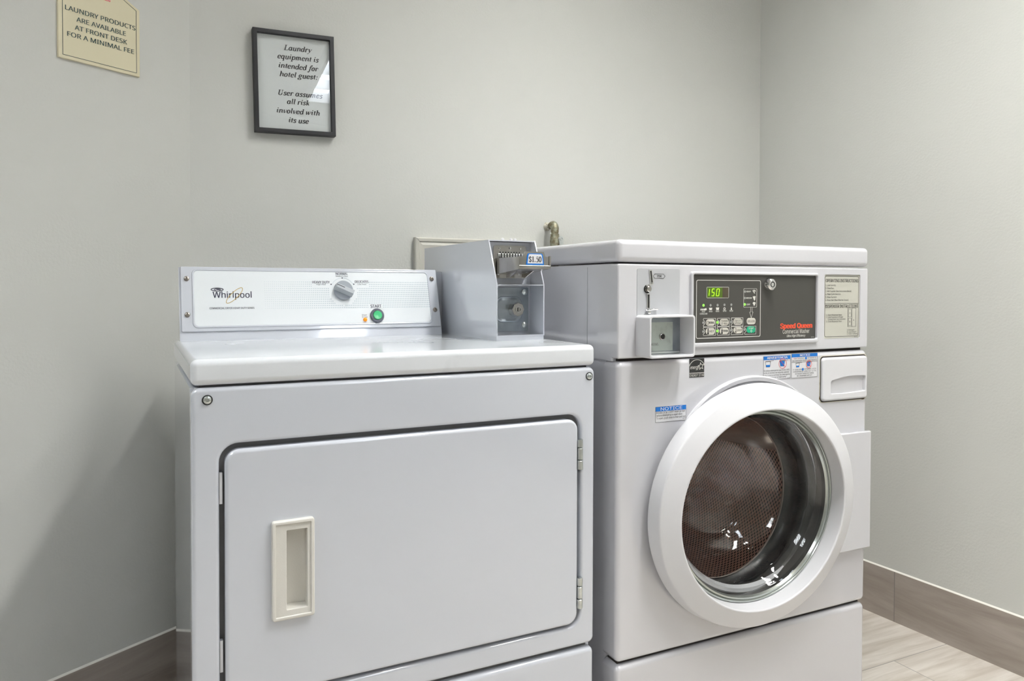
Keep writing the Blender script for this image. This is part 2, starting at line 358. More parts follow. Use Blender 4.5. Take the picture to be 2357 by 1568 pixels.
def serif(body, x0, x1, z, h, y, mb, shear=.25, wt=.135, thin=.05):
    Q = []; adv = 0
    def stroke(P, kind):
        for (ax, ay), (bx_, by_) in zip(P[:-1], P[1:]):
            dx, dy = bx_ - ax, by_ - ay; l = math.hypot(dx, dy)
            if l < 1e-6: continue
            wd = thin if kind == 'T' else thin + (wt - thin) * abs(dy / l) ** 1.2
            nx, ny = -dy / l * wd / 2, dx / l * wd / 2
            if kind in 'EC': e = .012; ax, ay, bx_, by_ = ax - dx / l * e, ay - dy / l * e, bx_ + dx / l * e, by_ + dy / l * e
            Q.append([(adv + px, py) for px, py in ((ax + nx, ay + ny), (bx_ + nx, by_ + ny), (bx_ - nx, by_ - ny), (ax - nx, ay - ny))])
    for ch in body:
        wdt, S = GL[ch]
        for s in S:
            if s[0] == 'E': stroke(ell(s[1], s[2], s[3], s[4], s[5], s[6], n=20), 'E')
            elif s[0] == 'D': Q.append([(adv + px, py) for px, py in ell(s[1], s[2], s[3], s[3], n=10)[:-1]])
            elif s[0] == 'C':
                P = s[1]; out = []
                for i in range(len(P) - 1):
                    p0, p1, p2, p3 = P[max(i - 1, 0)], P[i], P[i + 1], P[min(i + 2, len(P) - 1)]
                    for k in range(5):
                        t = k / 5
                        out.append(tuple(.5 * (2 * p1[j] + (p2[j] - p0[j]) * t + (2 * p0[j] - 5 * p1[j] + 4 * p2[j] - p3[j]) * t * t + (3 * p1[j] - p0[j] - 3 * p2[j] + p3[j]) * t ** 3) for j in (0, 1)))
                stroke(out + [P[-1]], 'C')
            else: stroke(s[1], s[0])
        adv += wdt
    Q = [[(px + py * shear, py) for px, py in q] for q in Q]
    a, b = min(p[0] for q in Q for p in q), max(p[0] for q in Q for p in q)
    k, kx = h / .66, (x1 - x0) / (b - a)
    for q in Q: mb.add([(x0 + (px - a) * kx, y, z + py * k) for px, py in q], [tuple(range(len(q)))])
    return mb

# ------------------------------------------------------------------ naming helpers
def thing(name, label, cat, loc=(0, 0, 0), rot=None, group=None):
    o = bpy.data.objects.new(name, None); sc.collection.objects.link(o); o.empty_display_size = .05
    o.matrix_world = Matrix.Translation(loc) @ (rot or Matrix.Identity(4))
    o['label'] = label; o['category'] = cat
    if group: o['group'] = group
    return o
def struct(name, mb, m, loc=(0, 0, 0), a=0, **k):
    o = build(name, mb, m, **k); o.location = loc; o.rotation_euler = (0, 0, a); o['kind'] = 'structure'; return o
def lab(o, s): o['label'] = s; return o
RZ = lambda a: Matrix.Rotation(a, 4, 'Z')

# ------------------------------------------------------------------ the room
Lc, Rc = (-.76073, 1.78439), (.83815, 2.56236)          # back corners
A_B = math.atan2(Rc[1] - Lc[1], Rc[0] - Lc[0]); LB = math.hypot(Rc[0] - Lc[0], Rc[1] - Lc[1])
A_L = PI / 2 - .5521                                     # left wall: x runs from the camera side to the corner
A_R = PI / 2 + .4904 + PI                                # right wall: x runs from the corner to the camera side
H, T, LEN = 2.5, .08, 5.05
struct('wall_back', box(-.02, LB + .02, 0, T, 0, H), WALL, (*Lc, 0), A_B, smooth=False)
struct('wall_left', box(-LEN, 0, 0, T, 0, H), WALL, (*Lc, 0), A_L, smooth=False)
struct('wall_right', box(0, 5.75, 0, T, 0, H), WALL, (*Rc, 0), A_R, smooth=False)
P1 = (Lc[0] - LEN * math.cos(A_L), Lc[1] - LEN * math.sin(A_L)); P2 = (Rc[0] + 5.75 * math.cos(A_R), Rc[1] + 5.75 * math.sin(A_R))
A_F = math.atan2(P1[1] - P2[1], P1[0] - P2[0]); LF = math.hypot(P1[0] - P2[0], P1[1] - P2[1])
struct('wall_front', box(0, LF, 0, T, 0, H), WALL, (*P2, 0), A_F, smooth=False)
poly = [(P1[0] - .1, P1[1] - .1), (P2[0] + .1, P2[1] - .1), (Rc[0] + .12, Rc[1] + .1), (Lc[0] - .12, Lc[1] + .1)]
def flat(z0, z1): return loft(MB(), [[(x, y, z0) for x, y in poly], [(x, y, z1) for x, y in poly]])
FLOOR = plank_mat('floor_plank_tile', lin((184, 175, 164)), lin((216, 210, 202)), lin((150, 146, 142)), -A_B, 1.2, .30, 1.247, 1.2705, 20, .38)
struct('floor', flat(-.05, 0), FLOOR, smooth=False)
struct('ceiling', flat(H, H + .05), CEIL, smooth=False)
BASE = plank_mat('baseboard_tile', lin((150, 140, 131)), lin((178, 169, 161)), lin((132, 128, 124)), 0, 1.2, .6, .5165, -.2, 12, .42, True)
BH = .1415
struct('baseboard_right', box(0, 5.7, -.005, 0, 0, BH), BASE, (*Rc, 0), A_R, smooth=False)
struct('baseboard_left', box(-LEN, -.003, -.005, 0, 0, BH), BASE, (*Lc, 0), A_L, smooth=False)
struct('baseboard_back', box(.008, LB - .011, -.005, 0, 0, BH), BASE, (*Lc, 0), A_B, smooth=False)
def bead(x0, x1): return prism([(0, BH), (-.0048, BH), (-.0042, BH + .0010), (-.0022, BH + .0022), (0, BH + .0034)], x0, x1)
struct('trim_1', bead(0, 5.7), CAULK, (*Rc, 0), A_R); struct('trim_2', bead(-LEN, -.003), CAULK, (*Lc, 0), A_L); struct('trim_3', bead(.008, LB - .011), CAULK, (*Lc, 0), A_B)

ALU = mat('louvre_aluminium', (.80, .80, .80), .35, .6)
for i, (x, y, a, wd, ln, pw, tint) in enumerate(LAMPS):
    t = thing('ceiling_light', ['square-celled louvre ceiling light above the dryer and washer', 'square-celled louvre ceiling light in front of the washer', 'narrow ceiling light by the right wall, mirrored in the framed notice', 'added fill light in a louvre housing, farthest from the machines'][i], 'ceiling light', (x, y, H), RZ(a), 'fluorescent ceiling lights')
    fr = MB(); hw, hl, D = wd / 2, ln / 2, .095
    P = lambda d, z: [(-hw + d, -hl + d, z), (hw - d, -hl + d, z), (hw - d, hl - d, z), (-hw + d, hl - d, z)]
    loft(fr, [P(-.02, 0), P(-.02, -D), P(0, -D), P(0, 0)], closed=True); build('frame', fr, PLAST, t, smooth=False)
    lv_ = MB(); nx_, ny_ = max(1, round(wd / .15)), (8 if i != 2 else 3)
    for k in range(1, nx_): q = -hw + wd * k / nx_; box(q - .002, q + .002, -hl, hl, -D + .002, -.020, lv_)
    for k in range(1, ny_): q = -hl + ln * k / ny_; box(-hw, hw, q - .002, q + .002, -D + .002, -.020, lv_)
    build('louvre', lv_, ALU, t, smooth=False)
    em = mat('glowing_diffuser_%d' % (i + 1), (.9, .9, .9), .5, emit=(tint, LAMP * pw))
    build('diffuser', box(-hw, hw, -hl, hl, -.018, -.004), em, t, smooth=False)

# ------------------------------------------------------------------ dryer
DR = thing('clothes_dryer', 'white coin-operated dryer with grey dial and square door, left of the front-loading washer', 'dryer', (-.4652, 1.0893, 0), RZ(.4679))
W, ZT, ZL, DD = .6955, .8322, .7934, .46
build('cabinet', rbox(0, W, .016, DD, .0, ZL - .004, .006, mb=box(.03, W - .03, DD - .01, .64, .02, ZL), sel=lambda c: abs(c.z - .4) < .01), ENAMEL, DR)
build('gap_shade_sheet', box(.012, W - .012, .0125, .02, .03, ZL - .001), GAPG, DR, smooth=False)  # added dark sheet; its grey stands for shade in the panel gaps
build('top_panel', rbox(-.0005, W + .0005, -.001, DD + .003, ZL, ZT, .010, 5), ENAMELTOP, DR)
fp = ring((0, W, .2735, .7905, .012), (.0385, .6652, .3115, .705, .027), 0, .016, .007, .006, 8); build('front_panel', fp, ENAMEL, DR)
door = build('door', panel((.0455, .6572, .3172, .6968, .021), -.004, .014, .006, 8), ENAMEL, DR)
cut(door, box(.1165, .1695, -.02, .03, .4365, .5775))
ring((.1112, .1748, .4312, .5828, .004), (.1165, .1695, .4365, .5775, .001), -.0125, .0, .002, .001, 4, 3, hm := MB())
ring((.116, .170, .436, .578, .001), (.1329, .1640, .4457, .5672, .001), -.0100, -.002, .0004, .001, 4, 3, hm)
# pull recess: slanting floor so that a hand can hook in
hx0, hx1, hz0, hz1 = .1329, .1640, .4457, .5672
hm.add([(hx0, -.004, hz0), (hx1, -.004, hz0), (hx1, -.004, hz1), (hx0, -.004, hz1), (hx0 - .004, .012, hz0 + .002), (hx1, .006, hz0 + .002), (hx1, .006, hz1 - .002), (hx0 - .004, .012, hz1 - .002)],
       [(0, 1, 5, 4), (1, 2, 6, 5), (2, 3, 7, 6), (3, 0, 4, 7), (4, 5, 6, 7)])
hd = build('door_handle', hm, CREAM, door, recalc=True); lab(hd, 'ivory plastic pull handle with recess')
for z0, z1 in ((.603, .6594), (.3451, .4027)):
    m = MB(); k = (z1 - z0) / 3.1
    for j, (a, b) in enumerate(((0, .94), (1.0, 2.2), (2.28, 3.1))):
        za, zb = z0 + a * k, z0 + b * k; r = .0053 if j != 1 else .0050
        loft(m, [[(.6612 + rr_ * math.cos(2 * PI * i / 14), -.0035 + rr_ * math.sin(2 * PI * i / 14), z) for i in range(14)] for rr_, z in ((r * .8, za), (r, za + .001), (r, zb - .001), (r * (.8 if j < 2 else .55), zb))])
    box(.6585, .6640, -.0005, .013, z0 + .004, z1 - .004, m)
    lab(build('hinge', m, ZINCL, DR), 'bright steel door hinge')
for z0, z1 in ((.6166, .663), (.365, .4122)): build('strike_plate', box(.0386, .0428, .003, .012, z0, z1), PLAST, DR, smooth=False)
def screw(name, cx, cz, r, y, m, parent, hexr=None):
    b = lathe(cx, cz, [(r, 0), (r, -.0012), (r * .86, -.0026), (r * .45, -.0036), (r * .44, -.0018), (.0001, -.0018)], 20, cap0=True, cy=y)
    return build(name, b, m, parent)
for x, z in ((.0223, .7728), (.6821, .7741)):
    s = screw('screw', x, z, .0062, 0, ZINCL, DR); build('washer_ring', lathe(x, z, [(.0075, 0), (.0075, -.0009), (.0058, -.0009)], 20), BLACK, s)
build('lower_panel', panel((0, W, .03, .2660, .012), 0, .016, .009, 8), ENAMEL, DR)

# console: face plane leans back; point at (x, offset towards viewer, z)
CB, CS = .4052, .2922
_n = 1 / math.hypot(1, CS)
def cmap(mb):
    mb.v = [(x, CB + (z - ZT) * CS + y * _n, z - y * CS * _n) for x, y, z in mb.v]; return mb
ccx0, ccx1, ctop = .0075, .5495, .9772
yb = lambda z: CB + (z - ZT) * CS
CO = build('console', rbox(.3, .5705, yb(.9) + .034, DD, ZT, ctop - .003, .001, 1, mb=prism([(CB, ZT), (yb(ctop), ctop), (DD, ctop), (DD, ZT)], ccx0, ccx1 - .0005)), ENAMEL, DR)
fs = panel((.0108, .5488, .8498, .9777, .002), -.0035, .002, .0012, 3, 3)
ring((.0310, .5292, .8562, .9728, .010), (.0345, .5255, .8600, .9694, .008), -.0052, -.003, .0016, .0016, 6, 4, fs)
FACE = build('console_face', cmap(fs), ENAMEL, DR)
build('face_overlay', cmap(panel((.0345, .5255, .8600, .9694, .008), -.0038, -.003, .0001, 6, 1)), CONS, FACE)
dots = MB(); nx_, nz_ = 91, 13
for j in range(nz_):
    for i in range(nx_):
        x = .1692 + (.5246 - .1692) * i / (nx_ - 1); z = .8935 + (.9478 - .8935) * j / (nz_ - 1)
        if math.hypot(x - .3313, z - .9294) < .0315 or (.264 < x < .305 and z > .9385) or (.356 < x < .390 and z > .9385) or (.386 < x < .4145 and z < .9005): continue
        r = .00052 + .00075 * min(1, i / 34)
        dots.add([(x + r * math.cos(PI / 3 * k), -.0041, z + r * math.sin(PI / 3 * k)) for k in range(6)], [tuple(range(6))])
build('printed_dots', cmap(dots), DOTM, FACE, smooth=False)
y0 = -.0042
def clabel(name, mb): return build(name, cmap(mb), INK, FACE, smooth=False)
tx = text(MB(), 'Whirlpool', 'humanist', .0686, .1428, .9152, .0122, y0, .012)
line(ell(.0775, .9318, .0113, .0031, 0, 360, 0), .0013, y0, tx); line(ell(.0782, .9316, .0062, .0015, -60, 240, 0), .0010, y0, tx); disc(.0792, .9318, .0036, y0, 12, tx, .0009, t=.0001)
clabel('logo_lettering', tx)
clabel('series_lettering', text(MB(), 'COMMERCIAL DRYER HEAVY DUTY SERIES', 'humanist', .0622, .1471, .8928, .0036, y0, .012))
tx = text(MB(), 'NORMAL', 'humanist', .3178, .3441, .9636, .0048, y0, .02); text(tx, 'Medium Heat', 'humanist', .3175, .344, .9594, .0030, y0)
text(tx, 'HEAVY DUTY', 'humanist', .2666, .3034, .9449, .0052, y0, .02); text(tx, 'High Heat', 'humanist', .275, .2948, .9415, .0030, y0)
text(tx, 'DELICATES', 'humanist', .3581, .3883, .9464, .0052, y0, .02); text(tx, 'Low Heat', 'humanist', .3637, .3831, .9422, .0030, y0)
for x, z in ((.3061, .9432), (.331, .9569), (.3555, .9436)): disc(x, z, .0014, y0, 10, tx, t=.0001)
clabel('dial_lettering', tx)
clabel('start_lettering', text(MB(), 'START', 'humanist', .3886, .4129, .8922, .0070, y0, .015))
tx = text(MB(), 'Dryer', 'humanist', .3684, .3794, .8757, .0030, y0); text(tx, 'In Use', 'humanist', .368, .380, .8714, .0030, y0); clabel('lamp_lettering', tx)
build('printed_arc', cmap(line(ell(.3311, .9325, .0252, .0245, 25, 155), .0006, y0)), DOTM, FACE, smooth=False)
gl = MB(); line(ell(.1098, .9199, .0215, .0062, 0, 360, 44), .0011, y0 - .0002, gl); build('gold_ring', cmap(gl), GOLD, FACE, smooth=False)
kb = lathe(.3313, .9294, [(.0205, -.0042), (.0205, -.009), (.0197, -.0105), (.0001, -.0105)], 40)
DIAL = build('dial_knob', cmap(kb), KNOB, DR)
def dialmap(mb, ang=-24):
    c, s = math.cos(math.radians(ang)), math.sin(math.radians(ang))
    mb.v = [(.3313 + x * c - z * s, y, .9294 + x * s + z * c) for x, y, z in mb.v]; return mb
grip = loft(MB(), [[(-.0195, -.0100, -.0085), (.0205, -.0100, -.0085), (.0205, -.0100, .0060), (-.0195, -.0100, .0060)], [(-.0180, -.024, -.0040), (.0200, -.024, -.0040), (.0200, -.024, .0040), (-.0180, -.024, .0040)]])
build('grip', cmap(dialmap(grip)), KNOBL, DIAL, sharp=20)
build('pointer_line', cmap(dialmap(line([(-.0185, .0012), (-.002, .0012)], .0012, -.0243), -24)), INKB, DIAL, smooth=False)
SB = build('start_button', cmap(lathe(.4011, .8750, [(.0152, -.004), (.0152, -.0075), (.0140, -.0095), (.0102, -.0095), (.0098, -.007)], 36)), BEZEL, DR)
build('push_cap', cmap(lathe(.4011, .8750, [(.0096, -.006), (.0096, -.0105), (.0085, -.0118), (.004, -.0112), (.0001, -.0108)], 30)), GREEN, SB)
lab(SB, 'green start button in dark ring')
build('indicator_lamp', cmap(lathe(.3742, .8671, [(.0042, -.004), (.0042, -.0065), (.0034, -.0080), (.0018, -.0088), (.0001, -.009)], 20)), AMBER, DR)['label'] = 'amber dryer-in-use lamp'
for x, z in ((.0216, .9531), (.0216, .8824), (.5365, .9567), (.5372, .8867)):
    b = lathe(x, z, [(.0050, -.0033), (.0050, -.0048), (.0038, -.0066), (.0022, -.0072), (.0020, -.0054), (.0001, -.0054)], 18); lab(build('screw', cmap(b), DKSTEEL, DR), 'dark steel console screw')

# coin box: bent sheet steel, open front
bx0, bx1, yf, yt, yk, th = .5700, .6782, .1640, .2035, .575, .0022
zb, zm, zt = .8405, .9445, .1
zt = 1.0353
def cb_poly(d): return [(yf + .0, zb + d), (yf, zm), (yt - .0, zt - d), (yk, zt - d), (yk, zb + d)]
cm = prism([(yf, zb), (yf, zm), (yt, zt), (yk, zt - .0015), (yk, zb)], bx0, bx0 + th)
prism([(yf, zb), (yf, zm), (yt, zt), (yk, zt - .0015), (yk, zb)], bx1 - th, bx1, cm)
box(bx0 + th, bx1 - th, yf + .0005, yk, zb, zb + th, cm)
prism([(yt + .0005, zt), (yt + .0005, zt - th), (yk, zt - th - .0015), (yk, zt - .0015)], bx0 + th, bx1 - th, cm)
box(bx0 + th, bx1 - th, yk - th, yk, zb + th, zt - th - .0015, cm)
CBX = build('coin_box', cm, ENAMEL, DR); lab(CBX, 'white steel coin box with slide and lock')
PBK = .2215
build('back_plate', box(bx0 + th, bx1 - th, PBK, PBK + .002, zb + th, zt - th - .001), ENAMEL, CBX, smooth=False)
build('shelf', box(bx0 + th, bx1 - th, yf + .001, PBK, zm - .0022, zm), ENAMEL, CBX, smooth=False)
build('base_strip', box(bx0 + .0008, bx1 - .0008, yf + .0012, yk - .01, ZT, zb), ENAMEL, CBX, smooth=False)
sp = panel((.5885, .6655, .9575, 1.0255, .006), PBK - .003, PBK, .0006, 5, 2); build('slide_plate', sp, STEEL, CBX)
for j in range(8):
    x = .6030 + .0064 * j
    build('coin_slot', slab([(x, 1.0125), (x + .0021, 1.0125), (x + .0021, 1.0065), (x + .0036, 1.003), (x + .0036, .9985), (x + .0015, .9985), (x + .0015, 1.0025), (x, 1.006)], PBK - .0036, PBK - .0031), INKB, CBX, smooth=False)
build('slot_bar', rbox(.5975, .6555, PBK - .0030 - .004, PBK - .003, .998, 1.0085, .0012, 2), CHROME, CBX)
for j in range(8):
    x = .6030 + .0064 * j; build('coin_slot', box(x + .0012, x + .0034, PBK - .0078, PBK - .0070, .9982, 1.0088), INKB, CBX, smooth=False)
for x, z in ((.6025, 1.0185), (.6265, 1.0195), (.6505, 1.0190), (.600, .966), (.6480, .9655)): build('rivet', lathe(x, z, [(.0026, 0), (.0022, -.0012), (.0001, -.0016)], 12, cy=PBK - .003), CHROME, CBX)
sl = prism([(.118, .9745), (.118, .9985), (PBK - .006, .9985), (PBK - .006, .9660)], .5955, .5975)
prism([(.118, .9745), (.118, .9985), (PBK - .006, .9985), (PBK - .006, .9660)], .6600, .6620, sl)
prism([(.118, .9745), (.118, .9768), (PBK - .006, .9683), (PBK - .006, .9660)], .5975, .6600, sl)
box(.5975, .6600, .121, PBK - .006, .9925, .9945, sl)
slab([(.5945, .9775), (.5945, .9990), (.6040, .9990), (.6080, 1.0085), (.6490, 1.0085), (.6530, .9990), (.6630, .9990), (.6630, .9775)], .1145, .118, sl)
rbox(.5935, .6640, .1125, .118, .9755, .9820, .001, 2, sl); box(.6605, .664, .1125, .116, .982, 1.0005, sl)
for x in (.609, .6445): prism([(.15, .972), (.20, .966), (.20, .9585), (.185, .9585)], x, x + .0022, sl)
build('coin_slide', sl, STEEL, CBX, sharp=20); lab(CBX.children[-1], 'shiny steel coin slide')
tagp = [(.6095, .9825), (.6120, 1.0020), (.6140, 1.0050), (.6440, 1.0050), (.6462, 1.0020), (.6490, .9825)]
tc_ = (sum(p[0] for p in tagp) / 6, sum(p[1] for p in tagp) / 6)
build('price_tag', slab(tagp, .1135, .1145), BLUE, CBX, smooth=False)['label'] = 'blue-edged price tag reading $1.50'
build('tag_face', slab([(tc_[0] + (x - tc_[0]) * .86, .9944 + (z - .9938) * .80) for x, z in tagp], .1131, .1134), STICK, CBX, smooth=False)
build('price_lettering', serif('$1.50', .6148, .6430, .9882, .0108, .1129, MB(), 0, .15, .05), INKB, CBX, smooth=False)
vp = panel((.5745, .6700, .8470, .9385, .003), PBK - .0035, PBK, .0008, 4, 2)
build('vault_plate', vp, ZINC, CBX)
dm = MB()
R0 = (.5915, .6560, .8655, .9205, .019)
P_ = lambda d, y: [(x, y, z) for x, z in rr(*inset(R0, d), n=5)]
loft(dm, [P_(0, PBK - .0035), P_(.001, PBK - .0055), P_(.003, PBK - .006), P_(.006, PBK - .0045), P_(.010, PBK - .0025), P_(.014, PBK - .0028)], cap0=False)
build('lock_surround', dm, ZINC, CBX)
lk = lathe(.6372, .8930, [(.0155, PBK - .004), (.0150, PBK - .019), (.0135, PBK - .021), (.0001, PBK - .021)], 8)
LK = build('vault_lock', lk, STEEL, CBX, sharp=25)
lk2 = lathe(.6372, .8930, [(.0062, PBK - .0212), (.0062, PBK - .0225), (.0050, PBK - .0225), (.0050, PBK - .0214)], 20); build('lock_ring', lk2, CHROME, CBX)
build('keyhole', box(.6350, .6368, PBK - .0216, PBK - .0210, .8885, .8975), INKB, CBX, smooth=False)
for z in (.9292, .8602): build('bolt', lathe(.6605, z, [(.0068, 0), (.0062, -.0022), (.0040, -.0040), (.0001, -.0048)], 18, cy=PBK - .0035), ZINCL, CBX)

# ------------------------------------------------------------------ small caps standing on the coin box
MD = Matrix.Translation((-.4652, 1.0893, 0)) @ RZ(.4679)
for i, (x, lb) in enumerate(((.6135, 'small white plastic cap on the coin box, left of the pair'), (.6330, 'small white plastic cap on the coin box, middle of three'), (.6420, 'small white plastic cap on the coin box, rightmost of three'))):
    o = build('plastic_cap', lathe(0, .0031, [(.0001, -.0016), (.0024, -.0016), (.0031, -.0008), (.0031, .0008), (.0022, .0016), (.0001, .0016)], 18), PLAST)
    o.matrix_world = MD @ Matrix.Translation((x, .226, zt)); o['label'] = lb; o['category'] = 'cap'; o['group'] = 'plastic caps on the coin box'

# ------------------------------------------------------------------ washer
WA = thing('washing_machine', 'white front-loading coin washer with round glass door, right of the dryer', 'washing machine', (.1990, 1.4164, 0), RZ(.4570))
WW = .6832
DCX, DCZ = .3173, .4929
cab = rbox(.007, WW - .007, .046, .66, 0, .8, .006, sel=lambda c: abs(c.z - .4) < .01)
rbox(.0005, WW - .0005, .020, .66, .798, .984, .004, mb=cab, sel=lambda c: abs(c.z - .891) < .01)
CABW = build('cabinet', cab, WASHW, WA)
def cyl(cx, cz, r, ya, yb_, n=96): return lathe(cx, cz, [(r, ya), (r, yb_)], n, cap0=True, cap1=True)
cut(CABW, cyl(DCX, DCZ, .268, -.1, .60))
inn = build('gap_shade_sheet', box(.01, WW - .01, .012, .044, .02, .983), GAP, WA, smooth=False); cut(inn, cyl(DCX, DCZ, .207, -.1, .2))  # added sheet, dark brown for the shade and rust in the gaps
for p in inn.data.polygons: p.use_smooth = False
build('side_seam', box(-.0001, .004, .1080, .1090, .812, .979), mat('seam_grey', (.36, .38, .40), .5), WA, smooth=False)
build('top_panel', rbox(-.0010, WW + .0018, -.0015, .63, .9868, 1.0305, .011, 5), WASHW, WA)
cp_ = build('control_panel', panel((0, WW - .0005, .8040, .9840, .004), 0, .024, .0035, 5), WASHW, WA)
cut(cp_, panel((.5432, .6572, .8265, .9690, .004), -.02, .0030, .0001, 5, 1), panel((.1750, .5170, .8285, .9660, .003), -.02, .0012, .0001, 5, 1))
build('display_bezel', ring((.1702, .5212, .8200, .9712, .006), (.1762, .5160, .8290, .9655, .003), -.0062, .0015, .0028, .0024, 6, 4), WASHW, WA)
fpw = build('front_panel', panel((.0002, WW - .0005, .2235, .7985, .012), 0, .046, .010, 8, 6), WASHW, WA)
cut(fpw, cyl(DCX, DCZ, .207, -.1, .2))
build('door_surround', lathe(.3340, .5310, [(.2265, .002), (.2255, -.0040), (.2225, -.0065), (.2150, -.0060), (.210, .002)], 96), WASHW, WA)
build('lower_panel', panel((.0002, WW - .001, .02, .2175, .012), 0, .046, .010, 8, 6), WASHW, WA)

# coin plate and vault
CP = build('coin_plate', panel((.0432, .1448, .8300, .9758, .004), -.0008, .002, .0003, 5, 2), GREY, WA); lab(CP, 'silver-grey coin slot plate')
y1 = -.0010
s1 = MB(); line([(.0738, .9712), (.0772, .9480)], .0066, y1 - .0012, s1, t=.0012); line([(.0772, .9470), (.0672, .9405)], .0050, y1 - .0012, s1, t=.0012); disc(.0666, .9362, .0088, y1 - .0012, 24, s1, t=.0012); line([(.0690, .9250), (.0690, .9010)], .0066, y1 - .0012, s1, t=.0012)
build('slot_escutcheon', s1, CHROME, CP, sharp=30)
s2 = MB(); line([(.0740, .9702), (.0769, .9500)], .0030, y1 - .0016, s2, t=.0003); line([(.0690, .9245), (.0690, .9010)], .0036, y1 - .0016, s2, t=.0003); line(ell(.0664, .9362, .0070, .0070, 120, 290), .0022, y1 - .0016, s2)
build('slot_opening', s2, INKB, CP, smooth=False)
build('coin_guide', lathe(.0676, .9362, [(.0060, y1 - .0015), (.0058, y1 - .005), (.0045, y1 - .0062), (.0001, y1 - .0064)], 20), STEEL, CP)
cr = tube([(.0755 + .0130 * math.cos(t), -.0045 + .0035 * math.sin(t), .8965 + .0008 * math.cos(t)) for t in [2 * PI * i / 24 for i in range(25)]], .0015, 8); rbox(.0655, .0725, -.006, y1, .8885, .8945, .0012, 2, cr)
build('coin_return_ring', cr, CHROME, CP)
hx = MB(); hp = [(.0806, .9610), (.0842, .9652), (.1050, .9652), (.1086, .9610), (.1050, .9568), (.0842, .9568)]; line(hp, .0006, y1 - .0002, hx, True); text(hx, '25¢', 'sans', .0895, .1003, .9590, .0042, y1 - .0002, .02)
build('lettering', hx, INKB, CP, smooth=False)
VX0, VX1, VZ0, VZ1, VY = .0412, .1482, .8063, .8866, -.0442
VB = build('coin_vault', ring((VX0, VX1, VZ0, VZ1, .0065), (VX0 + .0040, VX1 - .0040, VZ0 + .0040, VZ1 - .0040, .0045), VY, .001, .0012, .0010, 6, 3), PLAST, WA); lab(VB, 'white box round the coin vault lock')
build('vault_plate', panel((VX0 + .003, VX1 - .003, VZ0 + .003, VZ1 - .003, .004), -.0030, .0, .0002, 4, 1), ZINC, VB)
build('vault_label', slab([(.052, .8166), (.1262, .8166), (.1262, .8720), (.052, .8720)], -.0034, -.0031), mat('pale_label', (.56, .62, .57), .5, vary=(60, (.45, .50, .46), .5, .7)), VB, smooth=False)
build('vault_lock', lathe(.1002, .8441, [(.0064, -.0032), (.0064, -.0058), (.0050, -.0064), (.0040, -.0040), (.0001, -.0040)], 20), STEEL, VB)
build('keyhole', disc(.1002, .8441, .0042, -.0046, 16), INKB, VB, smooth=False)
build('lettering', text(MB(), ')(6)(6)(6).', 'sans', .0600, .0925, .8275, .0048, -.0036), INKB, VB, smooth=False)
build('latch_edge', rbox(VX0 + .006, VX1 - .008, -.0075, -.003, .8115, .8155, .001, 2), ZINCL, VB)

# display panel
yd = -.0006
DP = build('display_panel', panel((.1765, .5157, .8293, .9652, .003), yd, .0012, .0001, 4, 1), PANEL, WA); lab(DP, 'charcoal panel with lit display and buttons')
wl = MB(); yl = yd - .0003
rline((.1861, .3563, .8372, .9545, .004), .0012, yl, wl)
rline((.2122, .2697, .9180, .9404, .002), .0007, yl, wl)
rline((.3095, .3458, .8984, .9374, .0018), .0006, yl, wl)
line([(.3288, .8984), (.3288, .8886), (.3262, .8886), (.3308, .8768), (.3356, .8886), (.3330, .8886), (.3330, .8984)], .0006, yl, wl)
for z in (.8605, .8428):
    for x in (.2040, .2401, .2764) if z > .85 else (.2040, .2401, .2764, .3128):
        X1 = x + (.0318 if x < .31 else .0308); zh = z + .0168
        P = [(x + .001, z), (X1, z), (X1, zh), (x + .001, zh), (x, zh - .003)] + [(x + .0005 + .0042 * math.cos(t), z + .0084 + .0042 * math.sin(t)) for t in [math.radians(a) for a in (70, 35, 0, -35, -70)]] + [(x, z + .003)]
        line(P, .0007, yl, wl, True)
for t_, x0, x1, z in (('HEAVY', .3167, .3293, .9297), ('MEDIUM', .3165, .3314, .9163), ('LIGHT', .317, .3276, .9031)): text(wl, t_, 'sans', x0, x1, z, .0031, yl, .02)
for t_, xc, z in (('WASH', .2228, .8897), ('RINSE', .2406, .8900), ('SPIN', .2588, .8902), ('DOOR', .2768, .8903), ('INSERT', .2046, .8896)): text(wl, t_, 'sans', xc - .0045, xc + .0045, z, .0032, yl, .01)
text(wl, 'COINS/CARD', 'sans', .1950, .2144, .8852, .0032, yl, .01)
# little wash-tub, rinse, spin and door symbols
slab([(.2186, .8985), (.2270, .8985), (.2258, .8940), (.2198, .8940)], yl, yd, wl); slab([(.2366, .8990), (.2448, .8990), (.2438, .8940), (.2376, .8940)], yl, yd, wl)
line(ell(.2588, .8963, .0022, .0022, n=14), .0014, yl, wl); slab([(.2754, .8972), (.2784, .8972), (.2784, .8935), (.2754, .8935)], yl, yd, wl); line(ell(.2769, .8972, .001, .0018, 0, 180, n=8), .0006, yl, wl)
for x0 in (.1968, .2010, .2050): slab([(x0, .8935), (x0 + .0028, .8935), (x0 + .0034, .8970), (x0 + .0006, .8970)], yl, yd, wl)
slab([(.2085, .8934), (.2125, .8940), (.2120, .8980), (.2080, .8974)], yl, yd, wl)
def shirt(cx, cz, k): slab([(cx + x * k, cz + z * k) for x, z in ((-.3, -.55), (.35, -.55), (.35, .1), (.55, -.05), (.62, .3), (.25, .6), (.0, .45), (-.25, .6), (-.62, .25), (-.5, -.1), (-.3, .1))], yl, yd, wl)
shirt(.3385, .9058, .0065)
shirt(.3370, .9190, .0042); shirt(.3400, .9192, .0042); shirt(.3392, .9148, .0040)
